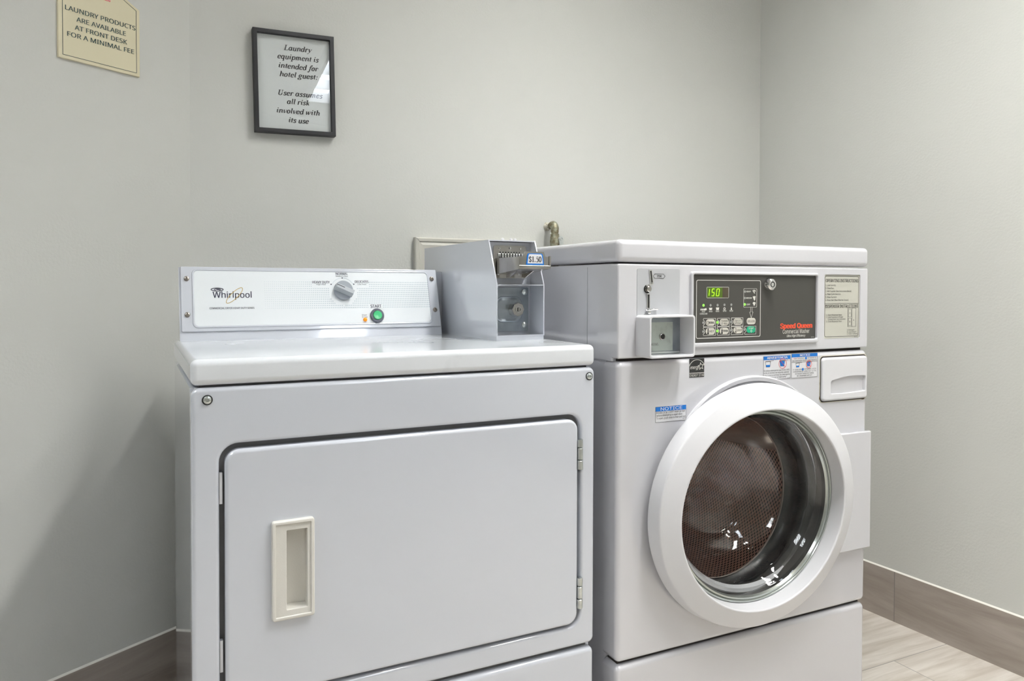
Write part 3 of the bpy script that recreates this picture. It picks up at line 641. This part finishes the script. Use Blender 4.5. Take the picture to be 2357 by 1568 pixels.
for x, z in ((.3350, .9330), (.3375, .9340), (.3402, .9335), (.3360, .9312), (.3388, .9318), (.3412, .9322), (.3378, .9290), (.3395, .9283)): disc(x, z, .0011, yl, 6, wl)
text(wl, 'Commercial Washer', 'sans', .4193, .4975, .8415, .0088, yl)
text(wl, 'Ultra High Efficiency', 'sans', .4310, .4860, .8340, .0050, yl, .012, .25)
text(wl, '802361', 'sans', .5030, .5125, .8312, .0020, yl)
build('lettering', wl, INKW, DP, smooth=False)
build('brand_lettering', text(MB(), 'Speed Queen', 'sans', (.4118), .5063, .8525, .0108, yl, .045), ORANGE, DP, smooth=False)
build('display_window', slab([(.2128, .9186), (.2530, .9186), (.2530, .9398), (.2128, .9398)], yl, yd), WINDOW, DP, smooth=False)
build('display_window', slab([(.2530, .9186), (.2691, .9186), (.2691, .9398), (.2530, .9398)], yl, yd), mat('unlit_window', (.075, .06, .035), .25), DP, smooth=False)
dg = MB()
def seg(x, z, wd, h, on):
    sh = .14; s = .0013; yl2 = yl - .0003
    F_ = {'a': ((0, h), (wd, h)), 'b': ((wd, h), (wd, h / 2)), 'c': ((wd, h / 2), (wd, 0)), 'd': ((0, 0), (wd, 0)), 'e': ((0, h / 2), (0, 0)), 'f': ((0, h), (0, h / 2)), 'g': ((0, h / 2), (wd, h / 2))}
    for k in on:
        (xa, za), (xb, zb_) = F_[k]; ax, az, bx_, bz = xa + za * sh, za, xb + zb_ * sh, zb_
        d = math.hypot(bx_ - ax, bz - az); ux, uz = (bx_ - ax) / d * .0007, (bz - az) / d * .0007
        line([(x + ax + ux, z + az + uz), (x + bx_ - ux, z + bz - uz)], s, yl2, dg)
seg(.2120, .9226, .0058, .0138, 'bc'); seg(.2247, .9226, .0058, .0138, 'afgcd'); seg(.2366, .9226, .0066, .0138, 'abcdef')
build('display_digits', dg, DIGIT, DP, smooth=False)
LOFF = [(.2226, .9036), (.2407, .9037), (.2587, .9042), (.2768, .9044), (.3132, .9311), (.3129, .9178), (.2042, .8689), (.2764, .8692), (.2042, .8511), (.2766, .8520), (.3127, .8525)]
LON = [(.2045, .9037), (.3128, .9046), (.2404, .8690), (.2404, .8515)]
for x, z in LOFF: build('status_light', disc(x, z, .0026, yl, 14), LEDOFF, DP, smooth=False)
for x, z in LON: lab(build('status_light', disc(x, z, .0027, yl, 14), LEDON, DP, smooth=False), 'lit green status light')
BT = [('NORMAL', .211, .2338, .8622, .8756), ('PERM|PRESS', .2466, .2696, .8621, .8756), ('DELICATES|BULKY', .2828, .3058, .8626, .8760), ('SOIL LEVEL', .3183, .3424, .8630, .8766), ('HOT', .2108, .2339, .8443, .8580), ('WARM', .2468, .2694, .8444, .8578), ('COLD', .283, .306, .8450, .8584), ('START', .3184, .3418, .8454, .8588)]
bl = MB()
for t_, x0, x1, z0, z1 in BT:
    build('program_button' if t_ != 'START' else 'start_button', panel((x0, x1, z0, z1, .0062), yl - .0006, yd, .0003, 6, 2), BUTTON if t_ != 'START' else GREEN2, DP)
    zc = (z0 + z1) / 2; yb2 = yl - .0009
    if t_ == 'START': continue
    if '|' in t_:
        a, b = t_.split('|'); text(bl, a, 'sans', x0 + .0085, x1 - .0025, zc + .0008, .0036, yb2); text(bl, b, 'sans', x0 + .0095, x1 - .0035, zc - .0046, .0036, yb2)
        line([(x0 + .003, zc + .004), (x0 + .0065, zc + .004), (x0 + .0065, zc - .004), (x0 + .003, zc - .004)], .0006, yb2, bl, True)
    elif t_ == 'SOIL LEVEL': text(bl, t_, 'sans', x0 + .0018, x1 - .0018, zc - .002, .0042, yb2)
    elif t_ == 'NORMAL':
        text(bl, t_, 'sans', x0 + .0070, x1 - .0015, zc - .002, .0042, yb2, .01); line([(x0 + .0012, zc + .001), (x0 + .003, zc + .003), (x0 + .0055, zc + .003), (x0 + .007, zc + .001), (x0 + .0055, zc - .004), (x0 + .003, zc - .004)], .0005, yb2, bl, True)
    else:
        text(bl, t_, 'sans', x0 + .0082, x1 - .0022, zc - .0018, .0042, yb2, .01)
        f_ = {'HOT': 1, 'WARM': .55, 'COLD': 0}[t_]
        if f_ < 1: line(ell(x0 + .0050, zc + .001, .0012, .0048, 0, 360, n=16), .0005, yb2, bl)
        if f_: line([(x0 + .0050, zc - .003), (x0 + .0050, zc - .003 + .0085 * f_)], .0021, yb2, bl); disc(x0 + .0050, zc - .0040, .0021, yb2, 12, bl)
        else: line(ell(x0 + .0050, zc - .004, .0019, .0019, n=12), .0005, yb2, bl)
build('button_lettering', bl, INKB, DP, smooth=False)
sw = text(MB(), 'START', 'sans', .3230, .3370, .8532, .0036, yl - .0009, .01); line([(.3303, .8520), (.3326, .8493), (.3303, .8466), (.3280, .8493)], .0006, yl - .0009, sw, True); build('start_lettering', sw, INKW, DP, smooth=False)
kl = build('panel_lock', lathe(.3775, .9460, [(.0138, 0), (.0135, -.004), (.0118, -.0105), (.0092, -.0125), (.0001, -.0125)], 30, cy=yd), CHROME, DP)
m = lathe(.3775, .9460, [(.0060, 0), (.0060, -.0003), (.0044, -.0003)], 20, cy=yd - .0127); box(.3769, .3781, yd - .0132, yd - .0127, .9495, .9530, m); build('keyhole', m, INKB, DP, smooth=False)

# instruction overlay
IP = build('instruction_plate', panel((.5440, .6566, .8270, .9685, .003), .0020, .0031, .0002, 4, 1), INSTR, WA); lab(IP, 'grey-beige plate of printed instructions')
it = MB(); yi = .0017
rline((.5465, .6536, .8305, .9655, .005), .0008, yi, it); line([(.5465, .9045), (.6536, .9045)], .0007, yi, it)
text(it, 'OPERATING INSTRUCTIONS', 'sans', .5492, .6520, .9520, .0070, yi, .012); text(it, 'DISPENSER INSTRUCTIONS', 'sans', .5492, .6518, .8950, .0070, yi, .012)
K = .00245
for i, (s, xr) in enumerate((('1. Load Laundry.', .5815), ('2. Close Door.', .5755), ('3. Add Supplies (See Instructions Below).', .6310), ('4. Make Cycle Selection.', .5970), ('5. Make Payment.', .5840), ('6. Press Start (Door Must be Closed).', .6220))): text(it, s, 'sans', .5487, xr, .9432 - .00655 * i, .0038, yi)
for s, xa, xr, z in (('1. Open Dispenser Door.', .5515, .6010, .8775), ('2. Load Supplies in Proper', .5515, .6045, .8728), ('Compartment (as Indicated).', .5565, .6130, .8680), ('3. Close Dispenser Door.', .5515, .6010, .8632)): text(it, s, 'sans', xa, xr, z, .0034, yi)
for s, xr, z in (('A. Detergent', .6410, .8432), ('B. Liquid Bleach', .6475, .8388), ('C. Fabric Softener', .6512, .8344)): text(it, s, 'sans', .6175, xr, z, .0034, yi)
rline((.6192, .6458, .8519, .8944, .0003), .0006, yi, it); line([(.6328, .8519), (.6328, .8944)], .0006, yi, it); rline((.6212, .6312, .8740, .8912, .0003), .0005, yi, it); rline((.6212, .6312, .8547, .8713, .0003), .0005, yi, it)
for s, x, z in (('C', .6248, .8808), ('B', .6248, .8615), ('A', .6370, .8650)): text(it, s, 'sans', x, x + .003, z, .0036, yi, .02)
text(it, '800503', 'sans', .6405, .6530, .8278, .0022, yi)
build('lettering', it, INKB, IP, smooth=False)

# dispenser drawer
dw = panel((.5340, .6765, .6895, .7855, .008), -.0065, .03, .005, 8, 5)
DW = build('dispenser_drawer', dw, PLAST, WA)
top_ = [(.6665, .7060), (.6680, .7075), (.6690, .7385), (.6670, .7412)] + [(.6670 - (.6670 - .5620) * k / 8, .7412 - .0008 * k + .0042 * math.sin(PI * k / 8)) for k in range(1, 9)] + [(.5592, .7310), (.5590, .7075), (.5605, .7050), (.60, .7038)]
c_ = MB(); cx_, cz_ = .6135, .722
loft(c_, [[(cx_ + (x - cx_) * s, y, cz_ + (z - cz_) * s + dz) for x, z in top_] for s, y, dz in ((1.03, -.02, 0), (1.02, -.0068, 0), (.995, -.003, 0), (.97, .006, .0005), (.93, .014, .002), (.84, .0185, .003))])
cut(DW, c_)
build('drawer_gap', ring((.5312, .6780, .6868, .7886, .009), (.5345, .6760, .6900, .7850, .007), -.0004, .004, .0003, .0002, 8, 2), GAP, WA)
build('drawer_seal', ring((.5298, .6795, .6856, .7902, .010), (.5314, .6778, .6872, .7884, .009), -.0008, .004, .0004, .0002, 8, 2), mat('yellowed_seal', (.58, .55, .46), .6, vary=(38, (.16, .10, .04), .60, .66)), WA)
build('hinge_cover', rbox(.52, .6815, -.0135, .0, .3500, .6150, .0022, 3), WASHW, WA)

# door: round moulded ring with glass bowl, left slightly ajar (hinged on the left), so built about its own tilted axis
DO = Vector((.3058, -.0602, .4984)); DN = Vector((.067, 1, .0454)).normalized()
DE1 = (Vector((1, 0, 0)) - DN * DN.x).normalized(); DE2 = DE1.cross(DN).normalized()
def tilt(mb):
    mb.v = [tuple(DO + DE1 * x + DN * y + DE2 * z) for x, y, z in mb.v]; return mb
dprof = [(.2330, .040), (.2400, .0340), (.2470, .0304), (.2481, .0280), (.2474, .0250), (.2450, .0120), (.2428, .0020), (.2420, .0002), (.2408, -.0014), (.2388, -.0026),
         (.2300, -.0062), (.2200, -.0102), (.2100, -.0142), (.2050, -.0160), (.2030, -.0166), (.2013, -.0158), (.2004, -.0138), (.1994, .0170), (.1992, .0240), (.2120, .0260), (.2180, .0400)]
DOOR = build('door', tilt(loft(MB(), [[(r * math.cos(2 * PI * i / 128), y, r * math.sin(2 * PI * i / 128)) for i in range(128)] for r, y in dprof], closed=True)), PLAST, WA, sharp=50); lab(DOOR, 'round white door with dark glass porthole')
build('glass_rim', tilt(lathe(0, 0, [(.1993, .0185), (.1975, .0160), (.1945, .0155), (.1925, .0190), (.1912, .0160), (.1880, .0160), (.1855, .0205)], 96)), mat('rim_steel', (.50, .53, .50), .18, .8), DOOR)
for pr in ([(.1920, .0185), (.1870, .022), (.1790, .028), (.1720, .043), (.1660, .066), (.1565, .096), (.1440, .120), (.1250, .137), (.1130, .143), (.1090, .153), (.1000, .160), (.06, .163), (.0001, .164)],
           [(.1800, .0245), (.1690, .036), (.1610, .050), (.1545, .070), (.1450, .094), (.1330, .114), (.1150, .128), (.1020, .136), (.0970, .146), (.06, .152), (.0001, .153)]):
    build('door_glass', tilt(lathe(0, 0, pr, 96)), BOWLGLASS, DOOR, sharp=80)
build('door_seal', tilt(lathe(0, 0, [(.1991, .0215), (.1965, .0240), (.1940, .0300), (.1930, .0440), (.1985, .0600)], 96)), RUBBER, DOOR)
build('door_gasket', lathe(DCX, DCZ, [(.2000, -.0060), (.1960, -.0085), (.1900, -.0040), (.1850, .004), (.1905, .010), (.1850, .020), (.1900, .030), (.1960, .045), (.1900, .060), (.1800, .068), (.1765, .066)], 96), RUBBER, WA, sharp=60)
# drum with perforations; uv counts holes
bm = bmesh.new(); uvl = bm.loops.layers.uv.new('UVMap'); nU = 96
prof = [(.1770, .066), (.1770, .074), (.232, .078), (.2500, .095), (.2520, .12), (.2520, .47), (.2440, .49), (.2, .50), (.12, .497), (.0002, .485)]
acc = [0]
for (r0, y0_), (r1, y1_) in zip(prof[:-1], prof[1:]): acc.append(acc[-1] + math.hypot(r1 - r0, y1_ - y0_))
vs = [[bm.verts.new((DCX + r * math.cos(2 * PI * i / nU), y, DCZ + r * math.sin(2 * PI * i / nU))) for i in range(nU)] for r, y in prof]
for k in range(2, len(prof) - 1):
    for i in range(nU):
        q = (vs[k][i], vs[k][(i + 1) % nU], vs[k + 1][(i + 1) % nU], vs[k + 1][i]); f = bm.faces.new(q)
        for lp, (kk, ii) in zip(f.loops, ((k, i), (k, i + 1), (k + 1, i + 1), (k + 1, i))):
            r, y = prof[kk]
            if k >= 5: lp[uvl].uv = (r * math.cos(2 * PI * ii / nU) / .0125, r * math.sin(2 * PI * ii / nU) / .0078)
            else: lp[uvl].uv = (ii / nU * 126, acc[kk] / .0100)
for row in vs[:2]:
    for v_ in row: bm.verts.remove(v_)
bmesh.ops.recalc_face_normals(bm, faces=bm.faces)
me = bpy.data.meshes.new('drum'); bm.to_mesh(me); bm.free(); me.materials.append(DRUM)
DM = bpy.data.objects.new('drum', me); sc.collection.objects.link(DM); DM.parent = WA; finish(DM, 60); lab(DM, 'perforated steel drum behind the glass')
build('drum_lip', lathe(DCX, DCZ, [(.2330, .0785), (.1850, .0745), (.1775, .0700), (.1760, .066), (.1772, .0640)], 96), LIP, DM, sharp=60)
for k in range(3):
    a = math.radians(22 + 120 * k); e = Vector((math.cos(a), 0, math.sin(a))); s = Vector((-math.sin(a), 0, math.cos(a))); c0 = Vector((DCX, 0, DCZ)); L_ = []
    for y, hh in ((.125, .004), (.135, .025), (.155, .042), (.19, .050), (.40, .058), (.44, .045), (.46, .01)):
        L_.append([tuple(c0 + e * (.2525 - q * hh) + s * w_ + Vector((0, y, 0))) for w_, q in ((-.045, -.05), (-.035, .28), (-.022, .78), (-.009, .98), (.009, .98), (.022, .78), (.035, .28), (.045, -.05))])
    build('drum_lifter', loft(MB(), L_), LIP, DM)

# stickers on the washer front
def sticker(name, x0, x1, z0, z1, m, label): return lab(build(name, slab([(x0, z0), (x1, z0), (x1, z1), (x0, z1)], -.0005, .0005), m, WA, smooth=False), label)
ys = -.0008
ES = sticker('energy_sticker', .1706, .2075, .7602, .7976, INKB, 'black and white energy efficiency sticker')
em_ = MB(); cx_, cz_ = .1890, .7790
build('printed_arc', line(ell(cx_, .7762, .0205, .0192, 22, 158), .0011, ys), INKW, ES, smooth=False); build('printed_bar', line([(.1706, .7690), (.2075, .7690)], .0011, ys), INKW, ES, smooth=False)
text(em_, 'ENERGY STAR', 'sans', .1712, .2070, .7620, .0052, ys); text(em_, 'energy', 'humanist', .1722, .1945, .7772, .0068, ys, .01, .35)
st = []
for i in range(10): a = math.radians(90 + 36 * i + 8); r = .0072 if i % 2 == 0 else .0032; st.append((.1990 + r * math.cos(a), .7820 + r * math.sin(a)))
build('star_outline', line(st, .0010, ys, None, True), INKW, ES, smooth=False); build('lettering', em_, INKW, ES, smooth=False)
NO = sticker('notice_sticker', .0878, .1627, .6770, .7076, STICK, 'white notice sticker about the door lock light')
build('header_band', slab([(.0882, .6984), (.1623, .6984), (.1623, .7072), (.0882, .7072)], ys, -.0005), BLUE, NO, smooth=False)
build('header_lettering', text(MB(), 'NOTICE', 'sans', .1000, .1525, .6998, .0062, ys - .0003), STICK, NO, smooth=False)
t_ = MB(); rline((.0880, .1625, .6772, .7074, .0002), .0004, ys, t_)
for s, xr, z in (('DOOR LOCK LIGHT must go out', .1590, .6938), ('before attempting to open door.', .1540, .6885), ('To open, push door in then pull out.', .1618, .6832)): text(t_, s, 'sans', .0900, xr, z, .0038, ys)
text(t_, '800513', 'sans', .1540, .1620, .6800, .0018, ys)
build('lettering', t_, INKB, NO, smooth=False)
def scoop(mb_b, mb_k, mb_r, x, z, k, full):
    mb_k and line([(x - .0075 * k, z + .006 * k), (x - .0055 * k, z - .006 * k), (x + .0055 * k, z - .006 * k), (x + .0075 * k, z + .006 * k)], .0005, ys, mb_k, True)
    line([(x - .0075 * k, z + .0065 * k), (x + .017 * k, z + .0075 * k)], .0006, ys, mb_k)
    zt_ = z + (.0055 if full else -.0015) * k; q = .0074 if full else .0063
    slab([(x - .0055 * k, z - .006 * k), (x + .0055 * k, z - .006 * k), (x + q * k, zt_), (x - q * k, zt_)], ys + .0001, -.0005, mb_b)
    if full: line(ell(x + .001 * k, z, .0115 * k, .0108 * k, n=28), .0007, ys - .0003, mb_r); line([(x - .0065 * k, z + .0070 * k), (x + .0085 * k, z - .0070 * k)], .0007, ys - .0003, mb_r)
AD = sticker('warning_sticker', .3655, .4429, .7452, .7952, STICK, 'white and blue ADVERTENCIA detergent sticker')
b_, k_, r_ = MB(), MB(), MB()
slab([(.3659, .7871), (.4425, .7871), (.4425, .7948), (.3659, .7948)], ys, -.0005, b_); rline((.3657, .4427, .7454, .7950, .0002), .0004, ys, k_)
scoop(b_, k_, r_, .3785, .7780, .95, False); scoop(b_, k_, r_, .4190, .7780, .95, True)
for s, xr, z in (('Si utiliza detergente que no es (HE),', .4410, .7628), ('evite el exceso de espuma usando', .4385, .7580), ('sólo ½ de la cantidad de detergente', .4412, .7530), ('recomendada por el fabricante.', .4310, .7482)): text(k_, s, 'sans', .3668, xr, z, .0034, ys)
text(k_, '802316', 'sans', .4340, .4420, .7460, .0018, ys)
build('blue_print', b_, BLUE, AD, smooth=False); build('lettering', k_, INKB, AD, smooth=False); build('prohibition_sign', r_, RED, AD, smooth=False)
build('header_lettering', text(MB(), 'ADVERTENCIA', 'sans', .3750, .4340, .7888, .0048, ys - .0003, .03), STICK, AD, smooth=False)
N2 = sticker('notice_sticker', .4458, .5232, .7450, .7974, STICK, 'white and blue notice sticker about high efficiency detergent')
b_, k_, r_ = MB(), MB(), MB()
slab([(.4461, .7899), (.5229, .7899), (.5229, .7970), (.4461, .7970)], ys, -.0005, b_); rline((.4460, .5230, .7452, .7972, .0002), .0004, ys, k_); line([(.4460, .7790), (.5230, .7790)], .0004, ys, k_)
scoop(b_, k_, r_, .4640, .7725, .72, False); scoop(b_, k_, r_, .4965, .7735, .72, True)
rl_ = MB(); text(rl_, 'H', 'sans', .4520, .4538, .7855, .0034, ys, .02); text(k_, 'IGH', 'sans', .4546, .4610, .7855, .0028, ys); text(rl_, 'E', 'sans', .4640, .4658, .7855, .0034, ys, .02); text(k_, 'FFICIENCY', 'sans', .4664, .4830, .7855, .0028, ys)
disc(.4885, .7868, .0028, ys, 16, b_); text(k_, 'DETERGENT IS', 'sans', .4935, .5185, .7855, .0030, ys); text(k_, 'RECOMMENDED FOR BEST PERFORMANCE', 'sans', .4490, .5208, .7806, .0030, ys)
text(k_, 'IF USING NON', 'sans', .4500, .4750, .7615, .0030, ys); disc(.4795, .7630, .0028, ys, 16, b_); text(k_, 'DETERGENT, AVOID', 'sans', .4840, .5190, .7615, .0030, ys)
for s, xa, xr, z in (('OVERSUDSING BY USING ONLY 1/3 THE', .4500, .5190, .7570), ('DETERGENT MANUFACTURERS', .4570, .5120, .7524), ('RECOMMENDED AMOUNT', .4620, .5070, .7478)): text(k_, s, 'sans', xa, xr, z, .0030, ys)
build('blue_print', b_, BLUE, N2, smooth=False); build('lettering', k_, INKB, N2, smooth=False); build('prohibition_sign', r_, RED, N2, smooth=False); build('red_lettering', rl_, RED, N2, smooth=False)
build('header_lettering', text(MB(), 'NOTICE', 'sans', .4700, .5005, .7915, .0044, ys - .0003, .03), STICK, N2, smooth=False)

# ------------------------------------------------------------------ wall signs
fa = math.radians(1.25)
PF = thing('picture_frame', 'thin black frame holding a white printed laundry notice, on the back wall', 'framed notice', (Lc[0] + .2392 * math.cos(A_B), Lc[1] + .2392 * math.sin(A_B), 1.4424), RZ(A_B) @ Matrix.Rotation(-fa, 4, 'Y'))
fw, fh = .0977, .1250
build('frame', ring((-fw, fw, -fh, fh, .0006), (-fw + .0102, fw - .0102, -fh + .0102, fh - .0102, .0004), -.0215, -.001, .0012, .0010, 2, 3), FRAME, PF)
build('print', box(-fw + .009, fw - .009, -.010, -.0080, -fh + .009, fh - .009), PAPER, PF, smooth=False)
build('glass', box(-fw + .0095, fw - .0095, -.0140, -.0125, -fh + .0095, fh - .0095), PICGLASS, PF, smooth=False)
lt = MB(); ca, sa = math.cos(fa), math.sin(fa)
for s, xl, zl, xr, h_ in (('Laundry', .2139, 1.5232, .2822, .0112), ('equipment is', .1984, 1.5005, .2993, .0112), ('intended for', .2009, 1.4781, .2982, .0112), ('hotel guest:', .2034, 1.4572, .2960, .0112), ('User assumes', .2002, 1.4113, .3089, .0112), ('all risk', .2208, 1.3913, .2755, .0112), ('involved with', .1960, 1.3674, .3012, .0112), ('its use', .2248, 1.3459, .2744, .0112)):
    dx, dz = xl - .2392, zl - 1.4424; u, v_ = dx * ca + dz * sa, -dx * sa + dz * ca
    serif(s, u, u + (xr - xl), v_, .0128, -.0104, lt)
build('lettering', lt, mat('charcoal_ink', (.045, .045, .05), .6), PF, smooth=False)

SG = thing('wall_sign', 'ivory house-shaped plastic sign with green lettering, on the left wall', 'sign', (Lc[0] - .2143 * math.cos(A_L), Lc[1] - .2143 * math.sin(A_L), 1.4), RZ(A_L))
sx = lambda x: .2143 - x
sp_ = [(-.0868, .0010), (.0868, .0010), (.0868, .1467), (.0500, .1655), (-.0500, .1655), (-.0868, .1467)]
b_ = MB(); loft(b_, [[(x, 0, z) for x, z in sp_], [(x, -.0048, z) for x, z in sp_], [(x * .992, -.0056, .083 + (z - .083) * .99) for x, z in sp_]])
SP = build('sign_plate', b_, SIGN, SG, sharp=20)
l_ = MB(); line([(x * .905, .0083 + (z - .001) * .93 - .0002) for x, z in sp_], .0009, -.0061, l_, True)
for s, xa, xb_, z in (('LAUNDRY PRODUCTS', .2878, .1377, .1000), ('ARE AVAILABLE', .2654, .1597, .0820), ('AT FRONT DESK', .2690, .1568, .0645), ('FOR A MINIMAL FEE', .2839, .1411, .0478)): text(l_, s, 'humanist', sx(xa), sx(xb_), z, .0094, -.0062, .014)
build('lettering', l_, INKG, SG, smooth=False)
lg = slab([(-.005, .1447), (.0205, .1447), (.0205, .1600), (-.005, .1600)], -.0061, -.0056); LG = build('printed_emblem', lg, RED, SG, smooth=False)
e_ = MB(); rline((-.004, .0195, .1456, .1590, .0005), .0010, -.0064, e_); line([(.004, .148), (.014, .148)], .0012, -.0064, e_); build('emblem_outline', e_, INKW, LG, smooth=False)

# ------------------------------------------------------------------ moulded panel and valve on the back wall
MP = thing('wall_panel', 'cream moulded access panel with mitred frame, on the wall behind the coin box', 'access panel', (Lc[0] + .731 * math.cos(A_B), Lc[1] + .731 * math.sin(A_B), .74), RZ(A_B))
pw, ph = .180, .332
def mould(half_w, z0, z1):
    P = lambda d, y: [(-half_w + d, y, z0 + d), (half_w - d, y, z0 + d), (half_w - d, y, z1 - d), (-half_w + d, y, z1 - d)]
    return loft(MB(), [P(0, 0), P(0, -.019), P(.003, -.021), P(.010, -.0195), P(.0118, -.0175), P(.0128, -.016), P(.020, -.0185), P(.0285, -.0165), P(.033, -.011), P(.045, -.009), P(.045, 0)], closed=True)
build('moulding', mould(pw, 0, ph), TRIMM, MP, sharp=25)
build('panel_board', box(-pw + .04, pw - .04, -.006, 0, .04, ph - .04), TRIMM, MP, smooth=False)
for sx_ in (-1, 1):
    for zc, sz in ((0, 1), (ph, -1)): build('mitre_line', line([(sx_ * (pw - .002), zc + sz * .002), (sx_ * (pw - .011), zc + sz * .011)], .0008, -.0213), GAPG, MP, smooth=False)

SV = thing('shutoff_valve', 'corroded brass water valve with silver lever, on the back wall above the washer', 'valve', (Lc[0] + .960 * math.cos(A_B), Lc[1] + .960 * math.sin(A_B), 1.1165), RZ(A_B))
build('wall_flange', lathe(0, 0, [(.0125, 0), (.0115, -.005), (.0085, -.008), (.0080, -.024), (.0105, -.026)], 24), FLANGE, SV)
elb = [(0, -.022 - .02 * math.sin(t) if False else -.022, 0)]
pts = [(0, -.020, 0), (0, -.030, .002)] + [(0, -.033 - .012 * math.sin(t), .002 - .012 + .012 * math.cos(t)) for t in [PI / 2 * k / 6 for k in range(1, 7)]] + [(0, -.045, -.020)]
build('elbow', tube(pts, [.0100, .0112, .0118, .012, .012, .012, .012, .0118, .0112], 16), BRASS, SV)
def vlathe(prof, m, nm, n=18):
    b = loft(MB(), [[(r * math.cos(2 * PI * i / n), -.045 + r * math.sin(2 * PI * i / n), z) for i in range(n)] for r, z in prof]); return build(nm, b, m, SV)
vlathe([(.0105, -.018), (.0105, -.024), (.0128, -.0245), (.0128, -.0325)], BRASS, 'collar', 8)
vlathe([(.0128, -.0325), (.0135, -.036), (.0140, -.048), (.0128, -.058), (.0110, -.075), (.0110, -.14)], BRASS, 'valve_body')
vlathe([(.0070, -.14), (.0070, -.50)], mat('grey_hose', (.30, .30, .31), .5), 'supply_hose', 12)
lv = lathe(.0135, -.0385, [(.0085, -.004), (.0085, -.006), (.0060, -.006), (.0060, -.009), (.0030, -.009), (.0030, -.0065), (.0001, -.0065)], 18, cy=-.052)
slab([(.0060, -.0385), (.0210, -.0385), (.0215, -.075), (.0225, -.105), (.0115, -.105), (.0110, -.075)], -.0590, -.0570, lv); tube([(.004, -.050, -.0385), (.0135, -.0575, -.0385)], .006, 12, lv)
lab(build('lever', lv, ZINCL, SV, sharp=30), 'silver lever handle with nut')
